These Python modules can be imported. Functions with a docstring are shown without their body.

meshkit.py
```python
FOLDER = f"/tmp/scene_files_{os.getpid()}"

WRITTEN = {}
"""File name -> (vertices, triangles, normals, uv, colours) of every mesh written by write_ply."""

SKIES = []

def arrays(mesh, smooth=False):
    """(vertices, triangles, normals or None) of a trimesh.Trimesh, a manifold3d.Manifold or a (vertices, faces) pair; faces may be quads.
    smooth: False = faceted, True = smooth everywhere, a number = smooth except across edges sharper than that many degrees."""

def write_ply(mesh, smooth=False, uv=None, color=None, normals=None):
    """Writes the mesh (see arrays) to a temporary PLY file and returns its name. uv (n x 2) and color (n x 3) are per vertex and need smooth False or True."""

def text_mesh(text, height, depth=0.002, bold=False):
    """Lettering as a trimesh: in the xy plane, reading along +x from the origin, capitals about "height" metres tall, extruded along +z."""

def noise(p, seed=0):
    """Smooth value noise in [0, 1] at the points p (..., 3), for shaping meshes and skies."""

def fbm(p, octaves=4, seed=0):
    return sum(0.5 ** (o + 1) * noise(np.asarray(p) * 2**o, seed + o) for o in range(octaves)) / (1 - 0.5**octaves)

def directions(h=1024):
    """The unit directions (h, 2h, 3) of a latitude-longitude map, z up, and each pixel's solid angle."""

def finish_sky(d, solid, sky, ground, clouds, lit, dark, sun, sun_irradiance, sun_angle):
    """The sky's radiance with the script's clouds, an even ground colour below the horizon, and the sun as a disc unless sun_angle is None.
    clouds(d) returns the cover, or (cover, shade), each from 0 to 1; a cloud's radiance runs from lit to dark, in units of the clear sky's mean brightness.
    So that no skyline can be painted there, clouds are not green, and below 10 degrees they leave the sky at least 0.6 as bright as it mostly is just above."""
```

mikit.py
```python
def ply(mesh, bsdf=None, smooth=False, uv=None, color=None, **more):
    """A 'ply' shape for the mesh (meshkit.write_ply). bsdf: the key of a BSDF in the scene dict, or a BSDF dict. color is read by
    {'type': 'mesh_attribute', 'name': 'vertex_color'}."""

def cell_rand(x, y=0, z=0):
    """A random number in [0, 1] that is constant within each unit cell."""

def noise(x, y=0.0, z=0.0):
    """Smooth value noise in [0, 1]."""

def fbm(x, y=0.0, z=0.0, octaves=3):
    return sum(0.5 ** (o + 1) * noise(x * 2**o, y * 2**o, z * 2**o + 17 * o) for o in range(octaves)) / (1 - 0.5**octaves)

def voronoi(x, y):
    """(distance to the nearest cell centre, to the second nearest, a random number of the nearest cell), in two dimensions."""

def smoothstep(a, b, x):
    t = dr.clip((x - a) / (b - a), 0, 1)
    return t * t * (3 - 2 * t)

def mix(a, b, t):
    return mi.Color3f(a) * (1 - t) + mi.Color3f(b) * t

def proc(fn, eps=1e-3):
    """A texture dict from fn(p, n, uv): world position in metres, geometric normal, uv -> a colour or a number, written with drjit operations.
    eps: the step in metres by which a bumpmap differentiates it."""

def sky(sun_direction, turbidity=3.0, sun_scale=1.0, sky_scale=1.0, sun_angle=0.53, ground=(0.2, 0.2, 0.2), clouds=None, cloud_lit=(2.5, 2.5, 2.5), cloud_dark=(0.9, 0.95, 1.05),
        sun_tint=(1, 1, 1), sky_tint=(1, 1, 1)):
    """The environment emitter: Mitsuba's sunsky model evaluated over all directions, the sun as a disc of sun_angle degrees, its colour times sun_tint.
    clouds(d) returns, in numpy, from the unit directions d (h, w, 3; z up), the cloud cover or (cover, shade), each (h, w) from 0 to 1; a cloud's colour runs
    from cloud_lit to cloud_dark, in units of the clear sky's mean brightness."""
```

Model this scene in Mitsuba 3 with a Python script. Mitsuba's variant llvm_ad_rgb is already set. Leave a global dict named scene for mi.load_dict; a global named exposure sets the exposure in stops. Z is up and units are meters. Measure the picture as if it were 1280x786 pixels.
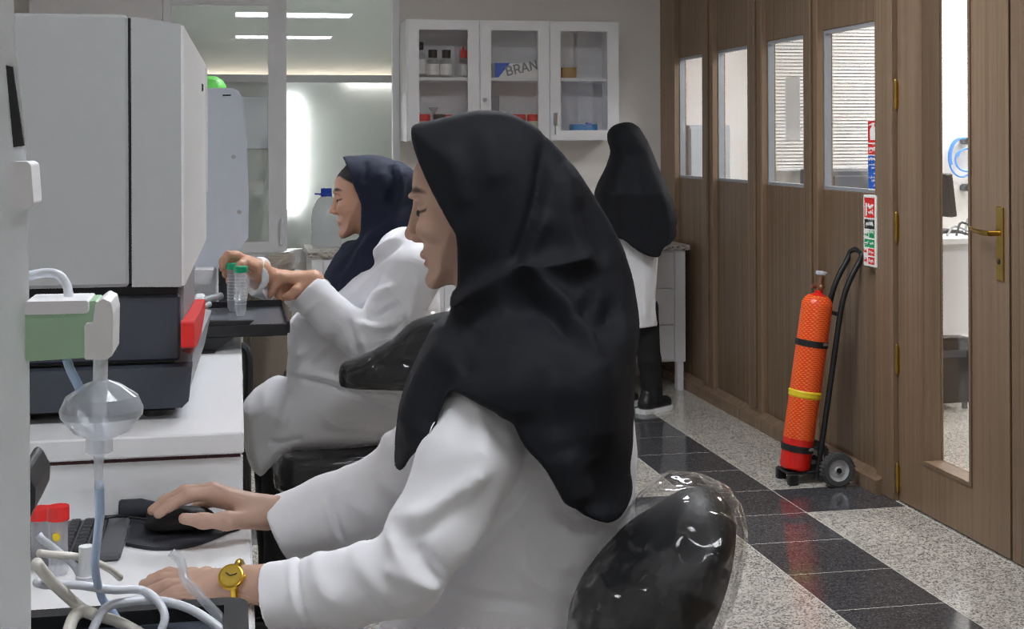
import math, random
import numpy as np, trimesh, shapely, mitsuba as mi, mikit, meshkit
import drjit as dr
from shapely.geometry import Polygon, LineString
from scipy.ndimage import map_coordinates
T4 = mi.ScalarTransform4f
random.seed(7)
rng = np.random.default_rng(7)

# ------------------------------------------------------------------ camera, light level
EYE = np.array([0.0, 0.0, 1.40])
FPX, CX, CY, YAW, ROLL = 1740.0, 640.0, 176.6, math.atan(345 / 1740.0), 0.004
FWD = np.array([math.sin(YAW), math.cos(YAW), 0.0])
RGT = np.array([math.cos(YAW), -math.sin(YAW), 0.0])
UPV = np.array([0.0, 0.0, 1.0])
exposure = 0.7
LAMP = 9.3          # radiance of the room's ceiling panels
ADDED_LAMP_NEXT = 12.0    # radiance of the next room's ceiling panels, added to stand in for daylight
scene, labels = {}, {}
_up = UPV * math.cos(ROLL) + RGT * math.sin(ROLL)
scene['camera'] = {'type': 'perspective', 'fov': math.degrees(2 * math.atan(640 / FPX)), 'fov_axis': 'x', 'near_clip': 0.05, 'far_clip': 60.0,
                   'principal_point_offset_x': 0.0, 'principal_point_offset_y': (393 - CY) / 786.0,
                   'to_world': T4().look_at(origin=EYE.tolist(), target=(EYE + FWD).tolist(), up=_up.tolist())}
PANELS = [(0.6, 1.25, .72), (1.0, 4.4, 1.45), (0.6, -1.9, .62)]   # room's ceiling lamps (x, y, share), 1.2 x 0.6 m
ADDED_PANELS_NEXT = [(3.55, 6.3), (4.6, 4.3), (4.7, 7.0)]  # next room's lamps, added in place of daylight
CEIL = 2.75
WX, WY = 2.52, 8.01          # right partition plane, back wall plane

# ------------------------------------------------------------------ from picture measurements to metres
def ray(px, py):
    u, v = (px - CX) / FPX, (py - CY) / FPX
    c, s = math.cos(ROLL), math.sin(ROLL)
    a, d = u * c - v * s, v * c + u * s
    return a, d                      # right, down per metre of depth
def L(px, py, t):                    # local frame: (right, away, up)
    a, d = ray(px, py)
    return np.array([a * t, t, EYE[2] - d * t])
def Lz(px, z, t):
    return np.array([(px - CX) / FPX * t, t, z])
def W_(p):
    p = np.asarray(p, float)
    return p[..., :1] * RGT + p[..., 1:2] * FWD + p[..., 2:3] * UPV
def W(px, py, t): return W_(L(px, py, t))
def direction(px, py):
    a, d = ray(px, py)
    return FWD + a * RGT - d * UPV
def onx(px, py, x0):
    d = direction(px, py); return EYE + d * ((x0 - EYE[0]) / d[0])
def ony(px, py, y0):
    d = direction(px, py); return EYE + d * ((y0 - EYE[1]) / d[1])
def onz(px, py, z0):
    d = direction(px, py); return EYE + d * ((z0 - EYE[2]) / d[2])

# ------------------------------------------------------------------ materials
def S(r, g=None, b=None):
    if g is None: g = b = r
    c = np.array([r, g, b], float) / 255
    return np.where(c < 0.04045, c / 12.92, ((c + 0.055) / 1.055) ** 2.4).tolist()
def mat(name, col, rough=0.5, metal=0.0, spec=0.5, **more):
    c = col if isinstance(col, dict) else {'type': 'rgb', 'value': col}
    b = {'type': 'principled', 'base_color': c, 'roughness': rough, 'metallic': metal, 'specular': spec, **more}
    scene['mat_' + name] = {'type': 'twosided', 'bsdf': b}
    return 'mat_' + name
def glassmat(name, **k):
    scene['mat_' + name] = k
    return 'mat_' + name
def wood_fn(dark, light, sx=70.0, sz=1.3):
    def fn(p, n, uv):
        q = p.x + p.y
        w = mikit.noise(q * 3.0, p.z * 0.5, 3.1) * 0.12
        g = mikit.fbm((q + w * 0.06) * sx, p.z * sz, 1.7, octaves=3)
        f = mikit.fbm(q * sx * 5, p.z * 7.0, 5.5, octaves=2)
        return mikit.mix(dark, light, dr.clip(g * 0.75 + f * 0.4 - 0.1, 0, 1))
    return fn
def granite_fn(a, b, c, s=230.0):
    def fn(p, n, uv):
        v = mikit.noise(p.x * s, p.y * s, p.z * s)
        w = mikit.fbm(p.x * s * 0.45, p.y * s * 0.45, p.z * s * 0.45, octaves=2)
        k = mikit.mix(b, a, mikit.smoothstep(0.25, 0.62, v * 0.55 + w * 0.45))
        return mikit.mix(k, c, mikit.smoothstep(0.66, 0.8, mikit.noise(p.x * s * 0.8 + 40, p.y * s * 0.8, p.z * s * 0.8 + 9)))
    return fn
M_WALL = mat('wall_paint', S(216, 213, 209), 0.75)
M_CEIL = mat('ceiling_paint', S(232, 230, 226), 0.8)
M_WOOD = mat('walnut', mikit.proc(wood_fn(S(92, 74, 57), S(136, 114, 93))), 0.42)
M_WOOD2 = mat('walnut_pale', mikit.proc(wood_fn(S(101, 82, 63), S(145, 122, 100))), 0.42)
M_TILE_L = mat('granite_light', mikit.proc(granite_fn(S(202, 198, 189), S(134, 130, 123), S(100, 97, 93), 250.0)), 0.16)
M_TILE_D = mat('granite_dark', mikit.proc(granite_fn(S(72, 72, 75), S(48, 49, 52), S(92, 92, 96), 260.0)), 0.08)
M_GROUT = mat('grout', S(205, 203, 198), 0.8)
M_ALU = mat('white_frame', S(220, 222, 226), 0.35)
M_WHITE = mat('white_laminate', S(228, 229, 232), 0.35)
M_WHITE2 = mat('white_gloss', S(236, 238, 240), 0.25)
M_PANEL = mat('machine_grey', S(178, 181, 182), 0.45)
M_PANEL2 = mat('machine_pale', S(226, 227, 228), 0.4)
M_BASE = mat('machine_slate', S(62, 68, 78), 0.45)
M_BASEG = mat('machine_steel', S(150, 154, 160), 0.4)
M_BLACK = mat('black_plastic', S(30, 31, 34), 0.4)
M_BLACKM = mat('black_matte', S(24, 25, 28), 0.6)
M_VINYL = mat('black_vinyl', S(26, 27, 30), 0.45, spec=0.25)
M_VINYL_TOP = mat('seat_fabric', S(58, 60, 66), 0.6)
M_BLUEW = mat('bluish_white', S(214, 222, 234), 0.35)
M_GREENCAP = mat('green_plastic', S(28, 170, 120), 0.4)
M_LIME = mat('lime_plastic', S(108, 205, 92), 0.4)
M_PALEGREEN = mat('pale_green', S(158, 190, 160), 0.5)
M_RED = mat('red_plastic', S(226, 42, 40), 0.4)
M_REDSIGN = mat('sign_red', S(214, 48, 44), 0.45)
M_BLUESIGN = mat('sign_blue', S(40, 92, 186), 0.45)
M_GREENSIGN = mat('sign_green', S(30, 150, 96), 0.45)
M_SIGNWHITE = mat('sign_white', S(238, 238, 236), 0.45)
M_BRASS = mat('brass', S(184, 154, 84), 0.28, metal=1.0)
M_GOLD = mat('gold', S(226, 186, 72), 0.22, metal=1.0)
M_STEEL = mat('steel', S(190, 192, 196), 0.25, metal=1.0)
M_COAT = mat('coat_cotton', S(233, 234, 238), 0.85, spec=0.15, sheen=0.3)
M_HIJAB = mat('black_cloth', S(24, 26, 31), 0.75, spec=0.2, sheen=0.35, sheen_tint=0.3)
M_NAVY = mat('navy_cloth', S(33, 39, 56), 0.75, spec=0.2, sheen=0.4, sheen_tint=0.3)
M_TROUSER = mat('trouser_cloth', S(25, 25, 28), 0.85)
M_SKIN = mat('skin', {'type': 'mesh_attribute', 'name': 'vertex_color'}, 0.5, spec=0.35)
M_EYE = mat('eye_white', S(222, 214, 208), 0.2)
M_IRIS = mat('iris', S(44, 30, 22), 0.15)
M_SHADE = mat('grey_paint', S(176, 178, 182), 0.6)
M_TAUPE = mat('taupe_mesh', mikit.proc(lambda p, n, uv: mikit.mix(S(112, 102, 90), S(64, 57, 50), mikit.smoothstep(0.35, 0.6, dr.abs(dr.sin(p.y * 500 + p.x * 500)) * dr.abs(dr.sin(p.z * 500))))), 0.7)
M_CREAM = mat('cream_tube', S(226, 222, 212), 0.4)
M_PALEBLUE = mat('blue_tube', S(170, 190, 220), 0.3)
M_CLEARISH = mat('milky_tube', S(214, 219, 226), 0.25)
M_BLUECABLE = mat('blue_hose', S(92, 158, 232), 0.35)
M_YELLOW = mat('yellow_net', S(236, 206, 40), 0.5)
M_RUBBER = mat('rubber', S(72, 74, 74), 0.75)
M_RIM = mat('grey_rim', S(176, 178, 180), 0.45)
M_CYL = mat('red_enamel', S(226, 38, 30), 0.25)
def net_fn(p, n, uv):
    ang = dr.atan2(n.y, n.x) * 9.0
    l1 = dr.abs(dr.sin(ang + p.z * 190)); l2 = dr.abs(dr.sin(ang - p.z * 190))
    return mikit.mix(S(250, 150, 62), S(236, 66, 32), mikit.smoothstep(0.05, 0.34, dr.minimum(l1, l2)))
M_NET = mat('net_over_red', mikit.proc(net_fn), 0.35)
M_MARBLE = mat('worktop_stone', mikit.proc(granite_fn(S(196, 190, 182), S(150, 143, 135), S(120, 114, 108), 90.0)), 0.25)
M_BOXBLUE = mat('box_blue', S(46, 98, 200), 0.5)
M_BOXCYAN = mat('box_cyan', S(66, 148, 214), 0.4)
M_OAK = mat('box_kraft', S(176, 142, 84), 0.6)
M_PRINTGREY = mat('print_grey', S(140, 144, 150), 0.6)
M_BLUECAP = mat('blue_cap', S(28, 66, 176), 0.4)
M_PINK = mat('pink_cap', S(214, 92, 92), 0.5)
M_PALELIQ = mat('pale_label', S(216, 218, 196), 0.6)
M_GLASS = glassmat('pane_glass', type='thindielectric', int_ior=1.5)
M_WRAP = glassmat('plastic_wrap', type='thindielectric', int_ior=1.36)
M_CLEAR = glassmat('clear_plastic', type='thindielectric', int_ior=1.45)
scene['mat_haze_glass'] = {'type': 'blendbsdf', 'weight': 0.42, 'a': {'type': 'thindielectric', 'int_ior': 1.5},
                           'b': {'type': 'principledthin', 'base_color': {'type': 'rgb', 'value': S(200, 206, 210)}, 'roughness': 0.5, 'diff_trans': 1.0, 'spec_trans': 0.0}}
M_HAZE = 'mat_haze_glass'
scene['mat_milky_plastic'] = {'type': 'blendbsdf', 'weight': 0.3, 'a': {'type': 'thindielectric', 'int_ior': 1.45},
                              'b': {'type': 'principledthin', 'base_color': {'type': 'rgb', 'value': S(225, 230, 238)}, 'roughness': 0.35, 'diff_trans': 1.0, 'spec_trans': 0.0}}
M_MILKY = 'mat_milky_plastic'
scene['mat_blind'] = {'type': 'principledthin', 'base_color': {'type': 'rgb', 'value': S(246, 245, 242)}, 'roughness': 0.5, 'diff_trans': 0.6, 'spec_trans': 0.0}
M_BLIND = 'mat_blind'

# ------------------------------------------------------------------ scene entries
_names = {}
def numbered(base, scope=''):
    k = scope + base
    n = _names.get(k, 0); _names[k] = n + 1
    return k if n == 0 else '%s_%03d' % (k, n)
def thing(name, label, cat, group=None):
    k = numbered(name)
    labels[k] = {'label': label, 'category': cat}
    if group: labels[k]['group'] = group
    return k
def structure(name, label=None):
    labels[name] = {'kind': 'structure'}
    if label: labels[name]['label'] = label
    return name
def put(key, mesh, m, smooth=30, **k):
    scene[key] = mikit.ply(mesh, m, smooth, **k)
    return key
def part(parent, name, mesh, m, smooth=30, label=None, kind=None, **k):
    key = numbered(name, parent + '__')
    put(key, mesh, m, smooth, **k)
    if label or kind:
        labels[key] = {}
        if label: labels[key]['label'] = label
        if kind: labels[key]['kind'] = kind
    return key
def single(name, label, cat, mesh, m, smooth=30, group=None):
    k = thing(name, label, cat, group)
    put(k, mesh, m, smooth)
    return k
# ------------------------------------------------------------------ meshes
def cat(*ms):
    ms = [m for m in ms if m is not None]
    return trimesh.util.concatenate(ms)
def box(x0, x1, y0, y1, z0, z1, bev=0.0):
    x0, x1 = min(x0, x1), max(x0, x1); y0, y1 = min(y0, y1), max(y0, y1); z0, z1 = min(z0, z1), max(z0, z1)
    if bev <= 0:
        return trimesh.creation.box(bounds=[[x0, y0, z0], [x1, y1, z1]])
    b = min(bev, (x1 - x0) * .45, (y1 - y0) * .45, (z1 - z0) * .45)
    pts = []
    for X, sx in ((x0, 1), (x1, -1)):
        for Y, sy in ((y0, 1), (y1, -1)):
            for Z, sz in ((z0, 1), (z1, -1)):
                pts += [(X, Y + sy * b, Z + sz * b), (X + sx * b, Y, Z + sz * b), (X + sx * b, Y + sy * b, Z)]
    return trimesh.convex.convex_hull(np.array(pts))
def prism(poly, h0, h1, axis='z', buf=0.0):
    """Polygon extruded along an axis. axis y: poly in (x, z); axis x: poly in (y, z); axis z: (x, y)."""
    P = Polygon(poly) if not isinstance(poly, Polygon) else poly
    if buf: P = P.buffer(-buf).buffer(buf, quad_segs=5)
    m = trimesh.creation.extrude_polygon(P, h1 - h0, engine='earcut')
    v = m.vertices.copy()
    if axis == 'z': m.vertices = v + [0, 0, h0]
    elif axis == 'y': m.vertices = np.c_[v[:, 0], v[:, 2] + h0, v[:, 1]]; m.invert()
    else: m.vertices = np.c_[v[:, 2] + h0, v[:, 0], v[:, 1]]
    return m
def cyl(p0, p1, r, n=24, r1=None):
    p0, p1 = np.asarray(p0, float), np.asarray(p1, float)
    d = p1 - p0; h = np.linalg.norm(d)
    r1 = r if r1 is None else r1
    m = lathe([(0, 0), (r, 0), (r1, h), (0, h)], n)
    return m.apply_transform(align(d, p0))
def align(d, o=(0, 0, 0)):
    R = trimesh.geometry.align_vectors([0, 0, 1], np.asarray(d, float) / np.linalg.norm(d))
    R = R.copy(); R[:3, 3] = o
    return R
def lathe(prof, n=32, at=None, d=None):
    pr = np.array(prof, float); k = len(pr)
    ang = np.arange(n) * 2 * np.pi / n
    v = np.stack([pr[:, None, 0] * np.cos(ang), pr[:, None, 0] * np.sin(ang), np.repeat(pr[:, 1:2], n, 1)], -1).reshape(-1, 3)
    i, j = np.meshgrid(np.arange(k - 1), np.arange(n), indexing='ij')
    a, b, c, e = i * n + j, i * n + (j + 1) % n, (i + 1) * n + (j + 1) % n, (i + 1) * n + j
    f = np.vstack([np.stack([a, b, c], -1).reshape(-1, 3), np.stack([a, c, e], -1).reshape(-1, 3)])
    m = trimesh.Trimesh(v, f, process=False)
    m.merge_vertices()
    m.update_faces(m.nondegenerate_faces())
    if d is not None: m.apply_transform(align(d))
    if at is not None: m.apply_translation(at)
    return m
def spline(pts, n=8, closed=False):
    p = np.asarray(pts, float)
    if closed: q = np.vstack([p[-1:], p, p[:2]])
    else: q = np.vstack([2 * p[0] - p[1], p, 2 * p[-1] - p[-2]])
    t = np.linspace(0, 1, n, endpoint=False)[:, None]
    out = []
    for i in range(1, len(q) - 2):
        a, b, c, d = q[i - 1:i + 3]
        out.append(0.5 * (2 * b + (c - a) * t + (2 * a - 5 * b + 4 * c - d) * t ** 2 + (3 * b - a - 3 * c + d) * t ** 3))
    out = np.vstack(out)
    return out if closed else np.vstack([out, p[-1:]])
def tube(pts, r, n=8, seg=10, smooth=True):
    p = spline(pts, n) if smooth and len(pts) > 2 else np.asarray(pts, float)
    k = len(p)
    rr = np.broadcast_to(np.interp(np.linspace(0, 1, k), np.linspace(0, 1, np.size(r)), np.atleast_1d(r)), (k,))
    t = np.gradient(p, axis=0); t /= np.linalg.norm(t, axis=1, keepdims=True) + 1e-12
    a = np.cross(t[0], [0, 0, 1.0] if abs(t[0][2]) < .9 else [1.0, 0, 0]); a /= np.linalg.norm(a)
    ang = np.arange(seg) * 2 * np.pi / seg
    rows = []
    for i in range(k):
        a = a - t[i] * (a @ t[i]); a /= np.linalg.norm(a) + 1e-12
        b = np.cross(t[i], a)
        rows.append(p[i] + rr[i] * (np.cos(ang)[:, None] * a + np.sin(ang)[:, None] * b))
    v = np.vstack(rows + [p[:1], p[-1:]])
    i, j = np.meshgrid(np.arange(k - 1), np.arange(seg), indexing='ij')
    q = np.stack([i * seg + j, i * seg + (j + 1) % seg, (i + 1) * seg + (j + 1) % seg, (i + 1) * seg + j], -1).reshape(-1, 4)
    f = np.vstack([q[:, [0, 1, 2]], q[:, [0, 2, 3]]])
    j = np.arange(seg)
    c0 = np.stack([np.full(seg, k * seg), (j + 1) % seg, j], -1)
    c1 = np.stack([np.full(seg, k * seg + 1), (k - 1) * seg + j, (k - 1) * seg + (j + 1) % seg], -1)
    return trimesh.Trimesh(v, np.vstack([f, c0, c1]), process=False)
def ball(c, r, n=2, scale=None):
    m = trimesh.creation.icosphere(n, 1.0)
    m.apply_scale(np.asarray(r if scale is None else np.asarray(scale) * r)); m.apply_translation(c)
    return m
def rect_with_hole(o, i):
    return Polygon([(o[0], o[2]), (o[1], o[2]), (o[1], o[3]), (o[0], o[3])], [[(i[0], i[2]), (i[1], i[2]), (i[1], i[3]), (i[0], i[3])]])
def quad_down(x0, x1, y0, y1, z):
    return trimesh.Trimesh([[x0, y0, z], [x1, y0, z], [x1, y1, z], [x0, y1, z]], [[0, 2, 1], [0, 3, 2]], process=False)

# ------------------------------------------------------------------ volumes: bodies and cloth as one surface
class Sil:
    """Signed distance (positive inside) to a closed outline, with lookup at any point."""
    def __init__(self, pts, h=0.003, pad=0.08, smooth=4):
        p = np.asarray(pts, float)
        if smooth: p = spline(p, smooth, closed=True)
        self.poly = Polygon(p).buffer(0)
        x0, y0, x1, y1 = self.poly.bounds
        self.o = np.array([x0 - pad, y0 - pad]); self.h = h
        nx, ny = int((x1 - x0 + 2 * pad) / h) + 2, int((y1 - y0 + 2 * pad) / h) + 2
        X, Y = np.meshgrid(self.o[0] + np.arange(nx) * h, self.o[1] + np.arange(ny) * h, indexing='ij')
        d = shapely.distance(shapely.points(X.ravel(), Y.ravel()), self.poly.boundary)
        s = np.where(shapely.contains_xy(self.poly, X.ravel(), Y.ravel()), 1, -1)
        self.D = (d * s).reshape(nx, ny)
    def __call__(self, x, y):
        x, y = np.broadcast_arrays(x, y)
        return map_coordinates(self.D, [(x - self.o[0]) / self.h, (y - self.o[1]) / self.h], order=1, mode='nearest')
class Field:
    def __init__(self, lo, hi, h):
        self.lo, self.h = np.asarray(lo, float), h
        self.n = np.ceil((np.asarray(hi, float) - self.lo) / h).astype(int) + 1
        self.F = np.full(self.n, 1.0, np.float32)
    def blk(self, lo, hi):
        i0 = np.clip(np.floor((np.asarray(lo) - self.lo) / self.h).astype(int), 0, self.n)
        i1 = np.clip(np.ceil((np.asarray(hi) - self.lo) / self.h).astype(int) + 1, 0, self.n)
        sl = tuple(slice(a, b) for a, b in zip(i0, i1))
        g = np.ix_(*[np.arange(a, b) for a, b in zip(i0, i1)])
        return sl, [(self.lo[k] + g[k] * self.h).astype(np.float32) for k in range(3)]
    def mixin(self, sl, d, k, sub=False):
        F = self.F[sl]
        if F.size == 0: return
        if sub:
            h = np.clip(0.5 - 0.5 * (F + d) / k, 0, 1) if k > 0 else (F < -d)
            self.F[sl] = (F * (1 - h) - d * h + k * h * (1 - h)) if k > 0 else np.maximum(F, -d)
        elif k > 0:
            h = np.clip(0.5 + 0.5 * (F - d) / k, 0, 1)
            self.F[sl] = F * (1 - h) + d * h - k * h * (1 - h)
        else: self.F[sl] = np.minimum(F, d)
    def cap(self, p0, p1, r0, r1=None, k=0.012, sub=False, squash=None):
        p0, p1 = np.asarray(p0, float), np.asarray(p1, float); r1 = r0 if r1 is None else r1
        m = max(r0, r1) + k + 3 * self.h
        sl, (X, Y, Z) = self.blk(np.minimum(p0, p1) - m, np.maximum(p0, p1) + m)
        d = p1 - p0; q = d @ d + 1e-12
        h = np.clip(((X - p0[0]) * d[0] + (Y - p0[1]) * d[1] + (Z - p0[2]) * d[2]) / q, 0, 1)
        D = np.sqrt((X - p0[0] - h * d[0]) ** 2 + (Y - p0[1] - h * d[1]) ** 2 + (Z - p0[2] - h * d[2]) ** 2) - (r0 + (r1 - r0) * h)
        self.mixin(sl, D, k, sub)
    def chain(self, pts, rs, k=0.012):
        for a, b, ra, rb in zip(pts[:-1], pts[1:], rs[:-1], rs[1:]): self.cap(a, b, ra, rb, k)
    def ell(self, c, r, k=0.012, sub=False, B=None):
        c, r = np.asarray(c, float), np.asarray(r, float)
        m = r.max() + k + 3 * self.h
        sl, (X, Y, Z) = self.blk(c - m, c + m)
        X, Y, Z = X - c[0], Y - c[1], Z - c[2]
        if B is not None: X, Y, Z = [X * B[i][0] + Y * B[i][1] + Z * B[i][2] for i in range(3)]
        k0 = np.sqrt((X / r[0]) ** 2 + (Y / r[1]) ** 2 + (Z / r[2]) ** 2)
        k1 = np.sqrt((X / r[0] ** 2) ** 2 + (Y / r[1] ** 2) ** 2 + (Z / r[2] ** 2) ** 2) + 1e-9
        self.mixin(sl, k0 * (k0 - 1) / k1, k, sub)
    def inflate(self, sil, b0, Wf, R, k=0.02):
        """An outline in the (right, up) plane given thickness along the depth; Wf(a, c) the half width, b0(a, c) its middle."""
        x0, z0, x1, z1 = sil.poly.bounds
        sl, (X, Y, Z) = self.blk([x0 - .03, -9, z0 - .03], [x1 + .03, 99, z1 + .03])
        A, C = X[:, :, 0], Z[0]
        d2 = sil(A, C)
        w = np.broadcast_to(Wf(A + 0 * C, C + 0 * A), d2.shape) if callable(Wf) else np.full(d2.shape, Wf)
        m = np.broadcast_to(b0(A + 0 * C, C + 0 * A), d2.shape) if callable(b0) else np.full(d2.shape, b0)
        q = np.minimum(d2 / R, 1.0)
        v = ((Y - m[:, None, :]) / w[:, None, :]) ** 2 + ((1 - q) ** 2 - 1)[:, None, :]
        self.mixin(sl, v * min(R, 0.1) * 0.5, k)
    def cut(self, sil):
        x0, z0, x1, z1 = sil.poly.bounds
        sl, (X, Y, Z) = self.blk([x0 - .03, -9, z0 - .03], [x1 + .03, 99, z1 + .03])
        d = -sil(X[:, :, 0] + 0 * Z[0], Z[0] + 0 * X[:, :, 0])
        self.mixin(sl, np.broadcast_to(d[:, None, :], self.F[sl].shape), 0.004, True)
    def keep(self, sil, k=.006):
        x0, z0, x1, z1 = sil.poly.bounds
        sl, (X, Y, Z) = self.blk([-9, -9, -9], [99, 99, 99])
        d = -sil(X[:, :, 0] + 0 * Z[0], Z[0] + 0 * X[:, :, 0])
        self.mixin(sl, np.broadcast_to(-d[:, None, :], self.F.shape), k, True)
    def net(self):
        F = self.F; neg = F < 0
        n = np.array(F.shape)
        cnt = np.zeros(n - 1, np.uint8)
        for i in (0, 1):
            for j in (0, 1):
                for k in (0, 1):
                    cnt += neg[i:n[0] - 1 + i, j:n[1] - 1 + j, k:n[2] - 1 + k]
        act = np.argwhere((cnt > 0) & (cnt < 8))
        idx = np.full(n - 1, -1, np.int64); idx[tuple(act.T)] = np.arange(len(act))
        acc, num = np.zeros((len(act), 3)), np.zeros(len(act))
        corners = [(i, j, k) for i in (0, 1) for j in (0, 1) for k in (0, 1)]
        val = {c: F[act[:, 0] + c[0], act[:, 1] + c[1], act[:, 2] + c[2]].astype(float) for c in corners}
        for c in corners:
            for ax in range(3):
                if c[ax] == 0:
                    e = list(c); e[ax] = 1; e = tuple(e)
                    f0, f1 = val[c], val[e]; m = (f0 < 0) != (f1 < 0)
                    t = np.where(m, f0 / np.where(m, f0 - f1, 1), 0)
                    p = np.tile(np.array(c, float), (len(act), 1)); p[:, ax] = t
                    acc[m] += p[m]; num[m] += 1
        v = self.lo + (act + acc / num[:, None]) * self.h
        faces = []
        for ax in range(3):
            u, w = (ax + 1) % 3, (ax + 2) % 3
            s0 = [slice(1, n[k] - 1) for k in range(3)]; s1 = list(s0)
            s0[ax] = slice(0, n[ax] - 1); s1[ax] = slice(1, n[ax])
            a, b = neg[tuple(s0)], neg[tuple(s1)]
            for flip, m in ((False, a & ~b), (True, ~a & b)):
                e = np.argwhere(m)
                if not len(e): continue
                e = e + np.array([0 if k == ax else 1 for k in range(3)])
                du, dw = np.zeros(3, int), np.zeros(3, int); du[u] = 1; dw[w] = 1
                q = np.stack([idx[tuple((e - du - dw).T)], idx[tuple((e - dw).T)], idx[tuple(e.T)], idx[tuple((e - du).T)]], -1)
                if flip: q = q[:, ::-1]
                faces.append(q)
        q = np.vstack(faces); q = q[(q >= 0).all(1)]
        m = trimesh.Trimesh(v, np.vstack([q[:, [0, 1, 2]], q[:, [0, 2, 3]]]), process=False)
        return m
def to_world(m):
    m = m.copy(); m.vertices = W_(m.vertices); return m
def keep_big(m, frac=0.02):
    parts = m.split(only_watertight=False)
    if len(parts) < 2: return m
    big = max(len(p.faces) for p in parts)
    return cat(*[p for p in parts if len(p.faces) > frac * big])
def relax(m, n=3):
    """Smooths without shrinking (a step in, a step out)."""
    from scipy.sparse import coo_matrix, diags
    e = m.edges_unique; N = len(m.vertices)
    A = coo_matrix((np.ones(2 * len(e)), (np.r_[e[:, 0], e[:, 1]], np.r_[e[:, 1], e[:, 0]])), (N, N)).tocsr()
    deg = np.asarray(A.sum(1)).ravel()
    A = diags(1 / np.maximum(deg, 1)) @ A
    v = np.array(m.vertices); ok = (deg > 0)[:, None]
    for _ in range(n):
        for w in (.5, -.52): v = np.where(ok, v + w * (A @ v - v), v)
    m = trimesh.Trimesh(v, m.faces, process=False)
    return m
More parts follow.
